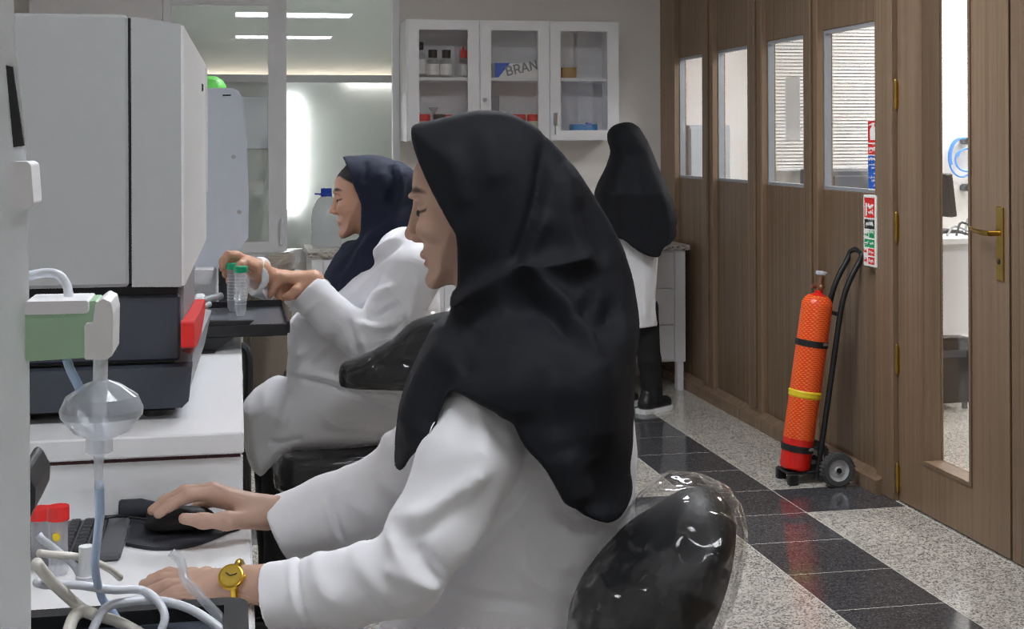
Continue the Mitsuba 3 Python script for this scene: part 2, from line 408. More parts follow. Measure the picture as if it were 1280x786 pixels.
def folds(m, lines, t0, side=None, rough=0.0, fs=14.0, seed=0):
    """Raises (or sinks) the cloth along creases: lines of ((px, py)...), height, width in metres."""
    v = m.vertices.copy(); n = np.array(m.vertex_normals)
    d = np.zeros(len(v))
    P = shapely.points(v[:, 0], v[:, 2])
    for pts, amp, wid in lines:
        ln = np.array([L(x, y, t0)[[0, 2]] for x, y in pts])
        if len(ln) > 2: ln = spline(ln, 6)
        g = LineString(ln)
        dist = shapely.distance(P, g)
        fade = np.ones(len(v))
        along = shapely.line_locate_point(g, P, normalized=True)
        fade = np.clip(np.minimum(along, 1 - along) * 5, 0.15, 1)
        d += amp * np.exp(-(dist / wid) ** 2) * fade
    if side is not None: d *= 1 / (1 + np.exp((v[:, 1] - side) / 0.03))
    if rough: d += rough * (meshkit.fbm(v * fs, 3, seed) - 0.5) * 2
    m.vertices = v + n * d[:, None]
    return m
# ------------------------------------------------------------------ lamps
def panel_lamp(x, y, w, d, rad, label, group, parent_z=CEIL):
    k = thing('ceiling_light', label, 'ceiling light', group)
    part(k, 'frame', prism(rect_with_hole((x - w / 2 - .02, x + w / 2 + .02, y - d / 2 - .02, y + d / 2 + .02), (x - w / 2, x + w / 2, y - d / 2, y + d / 2)), parent_z - .02, parent_z), M_ALU, False)
    e = part(k, 'diffuser', quad_down(x - w / 2, x + w / 2, y - d / 2, y + d / 2, parent_z - .012), M_WHITE, False)
    scene[e]['emitter'] = {'type': 'area', 'radiance': {'type': 'rgb', 'value': rad}}
for i, (x, y, f) in enumerate(PANELS):
    panel_lamp(x, y, 1.2, .6, [LAMP * f * .97, LAMP * f, LAMP * f * 1.05], 'flat rectangular ceiling panel lamp over the laboratory, ' + ['above the desk end', 'above the dark haired aisle middle', 'behind the viewer'][i].replace('dark haired ', ''), 'ceiling panels of the laboratory')
for i, (x, y) in enumerate(ADDED_PANELS_NEXT):
    panel_lamp(x, y, 1.2, .6, [ADDED_LAMP_NEXT] * 3, 'flat ceiling panel lamp added in place of daylight beyond the wooden partition, ' + ['over the blind side', 'over the near end', 'over the gas hoses'][i], 'added ceiling panels beyond the partition')

# ------------------------------------------------------------------ room shell
FX0, FX1, FY0, FY1 = -1.35, WX + .10, -3.4, WY
NX1, NY0 = 5.7, 1.2
put(structure('floor'), box(FX0, NX1, FY0, FY1 + 1.6, -.1, -.0002), M_GROUT, False)
s0x = onz(930.2, 676, 0)[0]; s1x = onz(1062.6, 676, 0)[0]
TW = s1x - s0x
TD = TW * .965
yj = onz(1000, 676.4, 0)[1]
tile_cols = [(s0x + TW * k, s0x + TW * (k + 1)) for k in range(-5, 2)]
tile_cols[-1] = (s1x, WX - .015)
rows0 = math.ceil((FY1 - yj) / TD)
_tile_ply = {}
cross_row = None
yc = onz(1040, 626, 0)[1]
n_t = 0
for r in range(-8, rows0):
    y0, y1 = yj + TD * r, min(yj + TD * (r + 1), FY1)
    if y1 - y0 < .02: continue
    for ci, (x0, x1) in enumerate(tile_cols):
        dark = (ci == 5) or (y0 < yc < y1 and ci in (4, 6, 3, 2, 1, 0)) 
        key = (round(x1 - x0, 4), round(y1 - y0, 4), dark)
        g = .0018
        if key not in _tile_ply:
            _tile_ply[key] = mikit.ply(box(g, x1 - x0 - g, g, y1 - y0 - g, -.012, 0), M_TILE_D if dark else M_TILE_L, False)
        k = numbered('tile', 'floor__')
        scene[k] = {**_tile_ply[key], 'to_world': T4().translate([x0, y0, 0])}
        n_t += 1
# tiling too far aside to be told apart, and the next room's
part('floor', 'side_paving', cat(box(FX0, tile_cols[0][0] - .001, FY0, FY1, -.011, 0), box(tile_cols[0][0], WX - .015, FY0, yj - 8 * TD - .001, -.011, 0), box(WX - .013, NX1, FY0, FY1, -.011, 0)), M_TILE_L, False)
put(structure('ceiling'), box(FX0, NX1, FY0, FY1 + 1.6, CEIL, CEIL + .1), M_CEIL, False)

win = dict(x0=ony(205, 100, WY)[0], x1=ony(499, 100, WY)[0], z0=ony(380, 327, WY)[2], z1=2.46)
put(structure('wall_back'), prism(Polygon([(FX0, 0), (WX + .02, 0), (WX + .02, CEIL), (FX0, CEIL)], [[(win['x0'], win['z0']), (win['x1'], win['z0']), (win['x1'], win['z1']), (win['x0'], win['z1'])]]), WY, WY + .16, 'y'), M_WALL, False)
put(structure('wall_left'), box(FX0 - .1, FX0, FY0, FY1 + .16, 0, CEIL), M_WALL, False)
put(structure('wall_rear'), box(FX0, NX1, FY0 - .1, FY0, 0, CEIL), M_WALL, False)

# window in the back wall: white frame, two glazed sashes, a dim light shaft behind
w1 = structure('window_1', 'white framed window of two tall panes')
def xz(px, py, y): p = ony(px, py, y); return p[0], p[2]
fy0, fy1 = WY - .02, WY + .05
lx0, _ = xz(215, 8, WY); lx1, lz0 = xz(336, 302, WY); _, lz1 = xz(270, 7, WY)
rx0, _ = xz(359.5, 2, WY); rx1, rz0 = xz(491.5, 309, WY); _, rz1 = xz(430, 2, WY)
part(w1, 'outer_frame', prism(Polygon([(win['x0'], win['z0']), (win['x1'], win['z0']), (win['x1'], win['z1']), (win['x0'], win['z1'])],
     [[(lx0 - .03, lz0 - .06), (lx1 + .035, lz0 - .06), (lx1 + .035, win['z1'] - .05), (lx0 - .03, win['z1'] - .05)],
      [(rx0 - .008, rz0), (rx1, rz0), (rx1, rz1 + .02), (rx0 - .008, rz1 + .02)]]), fy0 + .01, fy1, 'y'), M_ALU, False)
sa = part(w1, 'sash', prism(Polygon([(lx0 - .028, lz0 - .058), (lx1 + .05, lz0 - .058), (lx1 + .05, lz1 + .05), (lx0 - .028, lz1 + .05)], [[(lx0, lz0), (lx1, lz0), (lx1, lz1), (lx0, lz1)]]), fy0 - .012, fy0 + .012, 'y'), M_ALU, False)
part(w1, 'pane', box(lx0, lx1, fy0 + .02, fy0 + .024, lz0, lz1), M_GLASS, False)
part(w1, 'pane', box(rx0 - .006, rx1, fy0 + .022, fy0 + .026, rz0, rz1 + .02), M_GLASS, False)
hx, hz = xz(352, 292, WY)
part(w1, 'window_handle', cat(box(hx - .012, hx + .012, fy0 - .03, fy0 - .01, hz - .06, hz + .06, .004), box(hx - .008, hx + .008, fy0 - .045, fy0 - .03, hz - .01, hz + .09, .003)), M_ALU)
# light shaft behind the window
SY = WY + 1.15
put(structure('wall_shaft'), cat(box(-1.6, 2.7, SY, SY + .1, 0, CEIL), box(-1.7, -1.6, WY + .16, SY, 0, CEIL), box(2.62, 2.7, WY + .16, SY, 0, CEIL)), mat('shaft_paint', S(206, 212, 210), .7), False)
_, ledz = xz(440, 98, SY - .05)
lx = xz(225, 98, SY)[0]; rx = xz(500, 98, SY)[0]
put(structure('trim_1'), cat(box(lx, rx + .3, SY - .09, SY, ledz - .006, ledz, .001), box(lx, rx + .3, SY - .09, SY - .084, ledz - .03, ledz + .02, .001)), M_SHADE, False)
def emits(key, rad): scene[key]['emitter'] = {'type': 'area', 'radiance': {'type': 'rgb', 'value': rad}}
k = thing('shaft_lamp', 'warm strip lamp glowing along the ledge behind the tall window panes', 'strip lamp')
part(k, 'holder', box(lx + .1, rx + .2, SY - .04, SY - .02, ledz + .0005, ledz + .006), M_ALU, False)
emits(part(k, 'tube', cyl((lx + .1, SY - .035, ledz + .014), (rx + .2, SY - .035, ledz + .014), .007, 10), M_WHITE), [4.2, 3.3, 2.5])
k = thing('shaft_lamp', 'cool strip lamp tucked under the ledge behind the window', 'strip lamp')
gx0 = xz(430, 98, SY)[0]
part(k, 'holder', box(gx0, rx + .2, SY - .06, SY - .03, ledz - .011, ledz - .0065), M_ALU, False)
emits(part(k, 'tube', cyl((gx0, SY - .045, ledz - .019), (rx + .2, SY - .045, ledz - .019), .007, 10), M_WHITE), [7, 6.6, 6.0])
k = thing('shaft_lamp', 'white upright strip lamp glowing behind the window pane above the bottle', 'strip lamp')
va, vb = ony(364, 122, SY - .1), ony(364, 262, SY - .1)
part(k, 'holder', box(va[0] - .045, va[0] - .03, SY - .12, SY - .001, vb[2], va[2]), M_ALU, False)
emits(part(k, 'tube', box(va[0] - .03, va[0] + .03, SY - .06, SY - .03, vb[2], va[2], .006), M_WHITE), [12, 12, 11.6])
k = thing('shaft_lamp', 'unseen fill lamp added on the ceiling of the light shaft behind the window', 'strip lamp')  # fill lamp added to brighten the upper part of the shaft
part(k, 'holder', box(-.5, 1.5, WY + .35, WY + .8, CEIL - .01, CEIL - .001), M_ALU, False)
emits(part(k, 'tube', quad_down(-.45, 1.45, WY + .38, WY + .77, CEIL - .012), M_WHITE, False), [0.8, 0.9, 0.86])
hang = ony(268, 150, SY - .04)
k = thing('hanging_sheet', 'pale bluish sheet hanging on the wall behind the window pane beyond the slim instrument', 'sheet')
pa_, pb_ = ony(246, 121, SY - .02), ony(334, 186, SY - .02)
put(k, box(pa_[0], pb_[0], SY - .012, SY - .004, pb_[2], pa_[2], .002), mat('sheet_blue', S(222, 228, 240), .6), False)

# ------------------------------------------------------------------ wooden partition on the right
def Y(px, x=WX): return onx(px, 400, x)[1]
wr = structure('wall_right')
PZ0, PZ1 = 1.185, 1.878
edges = [(849, 884), (897, 941), (959, 1011.5), (1029, 1101.5)]
posts = [(829, 849), (884, 897), (941, 959), (1011.5, 1029)]
for a, b in posts:
    y1, y0 = Y(a), Y(b)
    part(wr, 'post', box(WX - .025, WX + .05, y0, min(y1, WY), 0, CEIL, .003), M_WOOD2, False)
    if a > 830: part(wr, 'batten', box(WX - .04, WX - .025, (y0 + y1) / 2 - .03, (y0 + y1) / 2 + .03, 0.09, CEIL, .004), M_WOOD, False)
part(wr, 'post', box(WX - .025, WX + .05, Y(1123), Y(1101.5), 0, CEIL, .003), M_WOOD2, False)
for i, (a, b) in enumerate(edges):
    y1, y0 = Y(a), Y(b)
    part(wr, 'upper_panel', box(WX + .002, WX + .045, y0 - .004, y1 + .004, PZ1, CEIL, .003), M_WOOD, False)
    part(wr, 'lower_panel', box(WX + .002, WX + .045, y0 - .004, y1 + .004, 0.07, PZ0, .003), M_WOOD, False)
    wn = structure('window_%d' % (i + 2))
    fr = .014
    part(wn, 'frame', prism(rect_with_hole((y0, y1, PZ0, PZ1), (y0 + fr * .5, y1 - fr * .5, PZ0 + fr, PZ1 - fr)), WX + .008, WX + .04, 'x'), M_BASEG, False)
    part(wn, 'pane', box(WX + .024, WX + .029, y0 + .005, y1 - .005, PZ0 + .005, PZ1 - .005), M_GLASS, False)
put(structure('baseboard_right'), prism([(0.0, 0), (.05, 0), (.05, .078), (.034, .085), (.018, .06), (.0, .055)], Y(1109), WY - .001, 'y').apply_transform(trimesh.transformations.translation_matrix([WX - .05, 0, 0])), M_WOOD2, False)
# doors: the near leaf with its slit of glass, the next leaf beyond the frame
DZ = 2.12
d1 = structure('door_1', 'brown wooden door with a tall narrow glass slit')
dy0, dy1 = Y(1263.5), Y(1124)
gy1, gy0 = Y(1156), Y(1214.5)
gz0 = .2
part(d1, 'leaf', prism(rect_with_hole((dy0, dy1 - .004, .006, DZ), (gy0, gy1, gz0, 1.98)), WX - .005, WX + .075, 'x'), M_WOOD2, False)
part(d1, 'glass_bead', prism(rect_with_hole((gy0 - .012, gy1 + .012, gz0 - .012, 1.992), (gy0 + .002, gy1 - .002, gz0 + .002, 1.978)), WX - .011, WX - .004, 'x'), M_WOOD, False)
part(d1, 'pane', box(WX + .062, WX + .067, gy0, gy1, gz0, 1.98), M_GLASS, False)
for py in (118, 284, 449, 597):
    zc = onx(1124, py, WX)[2]
    h = part(d1, 'hinge', cat(lathe([(0, -.052), (.007, -.052), (.0075, -.02), (.0065, -.018), (.0065, .018), (.0075, .02), (.007, .052), (0, .052)], 14, at=(WX - .012, dy1 - .002, zc)),
        lathe([(0, .052), (.006, .052), (.005, .058), (0, .064)], 12, at=(WX - .012, dy1 - .002, zc)), lathe([(0, -.064), (.005, -.058), (.006, -.052), (0, -.052)], 12, at=(WX - .012, dy1 - .002, zc)),
        box(WX - .008, WX - .0045, dy1 - .014, dy1 + .003, zc - .05, zc + .05)), M_BRASS)
hp = onx(1253, 304, WX)
hy, hz = hp[1], 1.05
dh = part(d1, 'door_handle', cat(box(WX - .013, WX - .004, hy - .02, hy + .02, hz - .125, hz + .125, .003), cyl((WX - .013, hy, hz + .035), (WX - .055, hy, hz + .035), .009, 16)), M_BRASS)
part(dh, 'lever', tube([(WX - .05, hy - .004, hz + .035), (WX - .056, hy + .03, hz + .036), (WX - .054, hy + .08, hz + .04), (WX - .05, hy + .125, hz + .047)], [.009, .009, .0075, .006], 6, 12), M_BRASS)
part(dh, 'keyhole', cyl((WX - .015, hy, hz - .06), (WX - .012, hy, hz - .06), .009, 16), M_BLACK)
d2 = structure('door_2', 'brown wooden door leaf at the edge of the view')
part(d2, 'leaf', box(WX - .005, WX + .075, dy0 - .80, dy0 - .014, .006, DZ), M_WOOD, False)
part(d2, 'frame', box(WX + .01, WX + .09, dy0 - .016, dy0 + .002, 0, DZ), M_BLACKM, False)
part(wr, 'door_header', box(WX - .02, WX + .10, dy0 - .9, dy1, DZ, CEIL), M_WOOD, False)
part(wr, 'blank_panel', box(WX - .02, WX + .10, FY0, dy0 - .80, 0, CEIL), M_WOOD, False)

# ------------------------------------------------------------------ the room beyond the partition
put(structure('wall_next_back'), box(WX + .02, NX1, WY, WY + .16, 0, CEIL), mat('bright_paint', S(238, 236, 232), .75), False)
put(structure('wall_next_right'), box(NX1, NX1 + .1, FY0, WY + .16, 0, CEIL), M_WALL, False)
put(structure('wall_next_near'), box(WX + .10, NX1, NY0 - .1, NY0, 0, CEIL), M_WALL, False)
bl = thing('window_blind', 'white slatted venetian blind behind the partition windows', 'blind')
bx0, bx1, by = ony(956, 100, 7.93)[0], ony(1125, 100, 7.93)[0], 7.93
bz0 = ony(1070, 213, by)[2]
slm = mikit.ply(prism([(-.0125, 0), (-.006, .0018), (.006, .0018), (.0125, 0), (.006, .0012), (-.006, .0012)], bx0, bx1, 'x'), M_BLIND, False)
nsl = int((2.32 - bz0) / .0205)
for i in range(nsl):
    k = numbered('slat', bl + '__')
    scene[k] = {**slm, 'to_world': T4().translate([0, by, bz0 + .03 + i * .0205]).rotate([1, 0, 0], 42)}
for fx in (.06, .94): part(bl, 'bracket', box(bx0 + (bx1 - bx0) * fx - .015, bx0 + (bx1 - bx0) * fx + .015, by, WY, bz0 + .035 + nsl * .0205, bz0 + .065 + nsl * .0205), M_ALU, False)
put(structure('window_6'), box(bx0 + .02, bx1 - .02, WY - .012, WY - .001, bz0 + .02, bz0 + .03 + nsl * .0205), mat('gap_shade_grey', S(165, 168, 172), .3), False)  # grey panel added behind the blind, its colour giving the slat gaps shade
part(bl, 'head_rail', box(bx0, bx1, by - .02, by + .02, bz0 + .03 + nsl * .0205, bz0 + .07 + nsl * .0205, .003), M_WHITE2, False)
part(bl, 'bottom_rail', box(bx0, bx1, by - .013, by + .013, bz0, bz0 + .018, .003), M_WHITE2, False)
for fx in (.12, .5, .88):
    part(bl, 'ladder_cord', cyl((bx0 + (bx1 - bx0) * fx, by - .012, bz0), (bx0 + (bx1 - bx0) * fx, by - .012, bz0 + .05 + nsl * .0205), .0011, 6), M_WHITE2)
pa, pb = onx(982, 97, WX + .03), onx(1000, 176, WX + .03)
single('paper_sheet', 'pale grey paper sheet taped on the third partition window pane', 'paper sheet', box(WX + .030, WX + .0315, pb[1], pa[1], pb[2], pa[2]), 'mat_blind', False)
k = thing('locker', 'pale grey locker behind the farthest partition window', 'locker')
part(k, 'body', box(WX + .06, 2.83, 7.72, 8.0, 0, 1.49, .004), mat('locker_grey', S(196, 204, 212), .5), False)
part(k, 'door', box(WX + .065, 2.825, 7.705, 7.72, .05, 1.47, .003), 'mat_locker_grey', False)
part(k, 'handle', box(2.64, 2.652, 7.69, 7.705, .8, .95, .003), M_STEEL, False)
a = ony(1040, 213, 7.3); b = ony(1090, 213, 7.3)
k = thing('printer_cabinet', 'dark grey cabinet standing low behind the nearest partition window', 'cabinet')
part(k, 'body', box(a[0], b[0] + .2, 7.3, 7.75, 0, a[2], .006), mat('slate_paint', S(92, 94, 98), .5), False)
part(k, 'door', box(a[0] + .01, b[0] + .19, 7.288, 7.3, .05, a[2] - .03, .003), 'mat_slate_paint', False)
# bench with gas line behind the door's slit of glass
k = thing('lab_bench', 'white bench seen through the glass slit of the door', 'bench')
part(k, 'bench_top', box(3.05, 5.2, 6.5, 7.2, .865, .9, .004), M_WHITE2, False)
part(k, 'apron', box(3.1, 5.15, 6.55, 6.58, .40, .865), M_WHITE, False)
for x in (3.08, 5.1):
    for y in (6.55, 7.1): part(k, 'leg', box(x, x + .05, y, y + .05, 0, .865), M_WHITE, False)
k = thing('computer_case', 'black computer case on the floor under the bench behind the door', 'computer case')
c0 = ony(1180, 455, 6.7)
part(k, 'case', box(c0[0] - .1, c0[0] + .12, 6.65, 7.05, .03, .37, .006), M_BLACK, False)
part(k, 'front_panel', box(c0[0] - .09, c0[0] + .11, 6.635, 6.65, .04, .36, .004), M_BLACKM, False)
part(k, 'drive_bay', box(c0[0] - .07, c0[0] + .09, 6.628, 6.636, .27, .31, .002), M_BASE, False)
for x in (-.08, .1):
    for y in (6.67, 7.03): part(k, 'foot', cyl((c0[0] + x, y, 0), (c0[0] + x, y, .03), .015, 10), M_RUBBER)
c1 = ony(1186, 280, 6.8)
k = thing('flat_monitor', 'black flat monitor seen edge-on on the bench behind the door', 'monitor')
part(k, 'screen', box(c1[0] - .01, c1[0] + .03, 6.75, 7.1, .99, 1.22, .006).apply_transform(trimesh.transformations.rotation_matrix(-.12, [0, 1, 0], [c1[0], 6.9, .95])), M_BLACK, False)
part(k, 'stand', cat(box(c1[0] - .08, c1[0] + .1, 6.82, 7.02, .9, .915, .004), cyl((c1[0], 6.92, .91), (c1[0] + .005, 6.92, 1.05), .016, 12)), M_BLACK)
k = thing('cable_tray', 'black and grey cable clutter on the bench behind the door', 'cables')
cb = ony(1200, 290, 6.6)
for i in range(4):
    part(k, 'cable', tube([(cb[0] - .12 + .05 * i, 6.6, .906), (cb[0] - .05 + .04 * i, 6.63, .93 + .02 * i), (cb[0] + .05 + .03 * i, 6.58, .91), (cb[0] + .16, 6.62, .908)], .006, 6, 8), [M_BLACK, M_BASEG][i % 2])
gw = 7.99
def coil(px, py, rx, rz, turns, ph):
    c = ony(px, py, gw - .05)
    return [(c[0] + rx * math.cos(ph + t), gw - .03 - .012 * (t / 3), c[2] + rz * math.sin(ph + t)) for t in np.linspace(0, turns * 2 * math.pi, int(14 * turns) + 2)]
k = thing('gas_hose', 'blue coiled gas hose on the white wall behind the door glass', 'hose')
part(k, 'coil', tube(coil(1203, 197, .085, .12, 1.4, 1.0), .006, 3, 8), M_BLUECABLE)
part(k, 'coil', tube(coil(1209, 200, .07, .07, 1.1, 2.2), .006, 3, 8), M_BLUECABLE)
for i, py in enumerate((176, 234)):
    c = ony(1205, py, gw)
    k = thing('gas_valve', ['dark wall valve at the top of the blue coiled hose', 'dark wall valve below the blue coiled hose'][i], 'valve', 'wall gas valves')
    part(k, 'body', cyl((c[0], gw + .01, c[2]), (c[0], gw - .07, c[2]), .022, 16), M_BLACK)
    part(k, 'knob', cyl((c[0] - .035, gw - .05, c[2]), (c[0] + .035, gw - .05, c[2] + .005), .014, 12), M_BASE)
    part(k, 'outlet', cyl((c[0], gw - .04, c[2]), (c[0] + .06, gw - .05, c[2]), .01, 12), mat('copper%d' % i, S(190, 120, 90), .3, metal=1.0))
# ------------------------------------------------------------------ wall cabinet on the back wall
CF = WY - .34
def cx(px): return ony(px, 100, CF)[0]
def cz(py): return ony(640, py, CF)[2]
wc = thing('wall_cabinet', 'white wall cabinet with three glazed doors holding bottles and boxes', 'cabinet')
X0, X1, Z0, Z1 = cx(508.5), cx(774.5), cz(176), cz(25.5)
shz = cz(96.5)
part(wc, 'body', cat(box(X0, X1, CF + .02, WY - .001, Z1 - .018, Z1), box(X0, X1, CF + .02, WY - .001, Z0, Z0 + .018), box(X0, X0 + .018, CF + .02, WY - .001, Z0, Z1), box(X1 - .018, X1, CF + .02, WY - .001, Z0, Z1), box(X0, X1, WY - .02, WY - .001, Z0, Z1)), M_WHITE, False)
for a, b in ((599.5, 599.5), (687, 687)):
    part(wc, 'divider', box(cx(a) - .009, cx(a) + .009, CF + .022, WY - .02, Z0 + .018, Z1 - .018), M_WHITE, False)
for a, b in ((X0, cx(599.5)), (cx(599.5), cx(687)), (cx(687), X1)):
    part(wc, 'shelf', box(a + .018, b - .012, CF + .05, WY - .02, shz - .018, shz), M_WHITE, False)
for i, (a, b, g0, g1) in enumerate(((510, 598.5, 524, 585), (600.5, 686, 614, 673), (688, 773.5, 701, 759.5))):
    d = part(wc, 'door', prism(rect_with_hole((cx(a), cx(b), Z0 + .002, Z1 - .002), (cx(g0), cx(g1), cz(163), cz(38))), CF, CF + .02, 'y'), M_WHITE, False)
    part(d, 'pane', box(cx(g0) - .004, cx(g1) + .004, CF + .009, CF + .012, cz(163) - .004, cz(38) + .004), M_GLASS, False)
    if i == 1: part(d, 'lock', cyl((cx(605.5), CF, cz(125)), (cx(605.5), CF - .012, cz(125)), .012, 16), M_STEEL)
    if i == 2:
        part(d, 'handle', cat(box(cx(694) - .012, cx(694) + .012, CF - .022, CF - .001, cz(157), cz(141), .005), cyl((cx(694), CF - .01, cz(168)), (cx(694), CF - .012, cz(143)), .006, 10)), M_STEEL)
def bottle_parts(k, x, y, z, r, h, neck, capc, body=M_CLEAR, label=True, cap_h=.045):
    part(k, 'body', lathe([(0, 0.002), (r, 0.002), (r, h * .72), (r * .85, h * .8), (neck, h * .86), (neck, h)], 24, at=(x, y, z)), body)
    if label: part(k, 'label', lathe([(r + .0012, h * .12), (r + .0012, h * .62)], 24, at=(x, y, z)), M_SIGNWHITE)
    part(k, 'cap', lathe([(0, h - .012), (neck + .007, h - .012), (neck + .007, h + cap_h - .012), (0, h + cap_h - .012)], 20, at=(x, y, z)), capc)
PX = (cx(561) - cx(535)) / 26.0
IY = CF + .13
def shelf_x(px): return ony(px, 100, IY)[0]
sc_ = 1.02
for px, lab in ((541, 'white labelled bottle with black cap, left of the matching pair on the cabinet shelf'), (558, 'white labelled bottle with black cap, right of the matching pair on the cabinet shelf')):
    k = thing('reagent_bottle', lab, 'bottle', 'labelled reagent bottles')
    bottle_parts(k, shelf_x(px), IY, shz, .036, .125, .018, M_BLACK)
k = thing('reagent_bottle', 'white labelled reagent bottle with black cap half hidden by the cabinet door edge', 'bottle', 'labelled reagent bottles')
bottle_parts(k, shelf_x(524.5), IY + .02, shz, .038, .17, .018, M_BLACK)
k = thing('measuring_cylinder', 'clear glass measuring cylinder on the upper shelf of the wall cabinet', 'measuring cylinder')
part(k, 'tube', lathe([(0, .008), (.017, .008), (.017, .17), (.021, .175)], 20, at=(shelf_x(572.5), IY, shz)), M_GLASS)
part(k, 'base', lathe([(0, .001), (.032, .001), (.032, .008), (0, .009)], 20, at=(shelf_x(572.5), IY, shz)), M_CLEARISH)
k = thing('reagent_bottle', 'labelled bottle with a red spout cap on the upper cabinet shelf', 'bottle')
bottle_parts(k, shelf_x(582), IY + .075, shz, .034, .13, .017, M_RED)
part(k, 'spout', lathe([(0, .155), (.012, .155), (.004, .185), (0, .186)], 12, at=(shelf_x(582), IY + .075, shz)), M_RED)
zb = Z0 + .018
for px, c, lab, b in ((530, M_RED, 'squat jar with red lid at the lower left inside the wall cabinet', M_PALELIQ), (549, mat('lid_olive', S(52, 56, 48), .5), 'jar with dark olive lid on the cabinet bottom beside the funnel', M_CLEAR), (557.5, M_PINK, 'jar with pink lid behind the dark lidded jar in the cabinet', M_PALELIQ), (579, M_RED, 'jar with red lid beside the cabinet door hinge side, lower left compartment', M_PALELIQ),
                      (638, M_RED, 'jar with red lid, left one of three in the middle compartment', M_PALELIQ), (650, M_RED, 'jar with red lid, middle one of three in the middle compartment', M_PALELIQ), (666, M_RED, 'jar with red lid, right one of three in the middle compartment', M_PALELIQ)):
    k = thing('lidded_jar', lab, 'jar')
    dy = {557.5: .1, 650: .078}.get(px, 0)
    x = ony(px, 100, IY + dy)[0]
    part(k, 'body', lathe([(0, .002), (.035, .002), (.037, .02), (.037, .08), (.03, .095), (.03, .10)], 24, at=(x, IY + dy, zb)), b)
    part(k, 'lid', lathe([(0, .095), (.034, .095), (.034, .13), (.031, .134), (0, .134)], 24, at=(x, IY + dy, zb)), c)
k = thing('glass_funnel', 'clear glass funnel standing in a flask on the cabinet bottom', 'funnel')
x = ony(541.5, 100, IY + .095)[0]
part(k, 'cone', lathe([(.005, .10), (.006, .135), (.03, .175)], 20, at=(x, IY + .095, zb)), M_MILKY)
part(k, 'flask', lathe([(0, .002), (.036, .002), (.036, .02), (.014, .09), (.014, .115)], 20, at=(x, IY + .095, zb)), M_GLASS)
k = thing('carton', 'blue and white carton with large grey letters on the middle cabinet shelf', 'box')
xa, xb, zt = shelf_x(617.5), shelf_x(672), cz(77)
part(k, 'box', box(xa, xb + .05, IY - .01, IY + .12, shz, zt, .002), M_SIGNWHITE, False)
part(k, 'blue_corner', prism([(xa + .001, shz + .002), (xa + .022, shz + .002), (xa + .092, zt - .001), (xa + .001, zt - .001)], IY - .0112, IY - .0102, 'y'), M_BOXBLUE, False)
tm = meshkit.text_mesh('BRAND', .052, .001, bold=True)
tm.apply_transform(trimesh.transformations.rotation_matrix(math.pi / 2, [1, 0, 0])); tm.apply_transform(trimesh.transformations.rotation_matrix(-.22, [0, 1, 0]))
tm.apply_translation([xa + .068, IY - .0112, shz + .012])
part(k, 'lettering', tm, M_PRINTGREY, False)
k = thing('grey_carton', 'small grey carton on the bottom of the middle cabinet compartment', 'box')
part(k, 'box', box(shelf_x(614.5), shelf_x(626), IY + .05, IY + .12, zb, cz(119), .003), M_PRINTGREY, False)
part(k, 'flap', box(shelf_x(614.7), shelf_x(625.8), IY + .051, IY + .119, cz(119), cz(119) + .002), M_SHADE, False)
k = thing('wooden_box', 'small kraft brown box on the upper shelf behind the third cabinet door', 'box')
part(k, 'box', box(shelf_x(702), shelf_x(719.5), IY - .02, IY + .06, shz, cz(84), .002), M_OAK, False)
part(k, 'lid', box(shelf_x(701.5), shelf_x(720), IY - .022, IY + .062, cz(84), cz(82.5), .001), M_OAK, False)
k = thing('blue_box', 'bright blue plastic box on the bottom of the third cabinet compartment', 'box')
part(k, 'box', box(shelf_x(714.5), shelf_x(745), IY - .03, IY + .07, zb, cz(155), .004), M_BOXCYAN, False)
part(k, 'latch', box(shelf_x(732), shelf_x(737), IY - .034, IY + .02, cz(157), cz(153), .003), M_BOXBLUE, False)

# ------------------------------------------------------------------ low cabinets along the back wall
BF = 7.47
bz = onx(845, 304, 2.46)[2]
BZ = ony(840, 306, BF)[2]
bx1 = ony(857, 400, BF)[0]
bxl = ony(389, 320, BF)[0]
def unit(label, x0, x1, drawers, z0=.16):
    k = thing('base_cabinet', label, 'cabinet')
    part(k, 'body', box(x0, x1, BF + .02, WY - .03, z0, BZ - .03), M_WHITE, False)
    for sx in (x0, x1 - .06):
        part(k, 'side_rail', box(sx, sx + .06, BF, BF + .06, z0, BZ - .03, .002), M_WHITE, False)
        for sy in (BF, WY - .1): part(k, 'leg', box(sx + .012, sx + .048, sy + .005, sy + .05, 0, z0), M_WHITE, False)
    zz = np.linspace(z0 + .005, BZ - .04, drawers + 1)
    for i in range(drawers):
        part(k, 'drawer', box(x0 + .064, x1 - .064, BF + .004, BF + .022, zz[i] + .003, zz[i + 1] - .003, .002), M_WHITE, False)
    return k
BZs = BZ
mid1 = bxl + (bx1 - .52 - bxl) / 2
unit('white drawer cabinet beside the walking passage, in front of the woman standing at the back', bx1 - .52, bx1, 3)
unit('white low cabinet under the big water bottle by the tall window', bxl, mid1 - .004, 2)
unit('white low cabinet behind the seated women, in the middle of the worktop', mid1, bx1 - .524, 2)
single('worktop', 'grey speckled stone worktop on the low white cabinets along the back wall', 'worktop', box(bxl - .02, bx1 + .02, BF - .025, WY - .002, BZ - .03, BZ, .004), M_MARBLE, False)
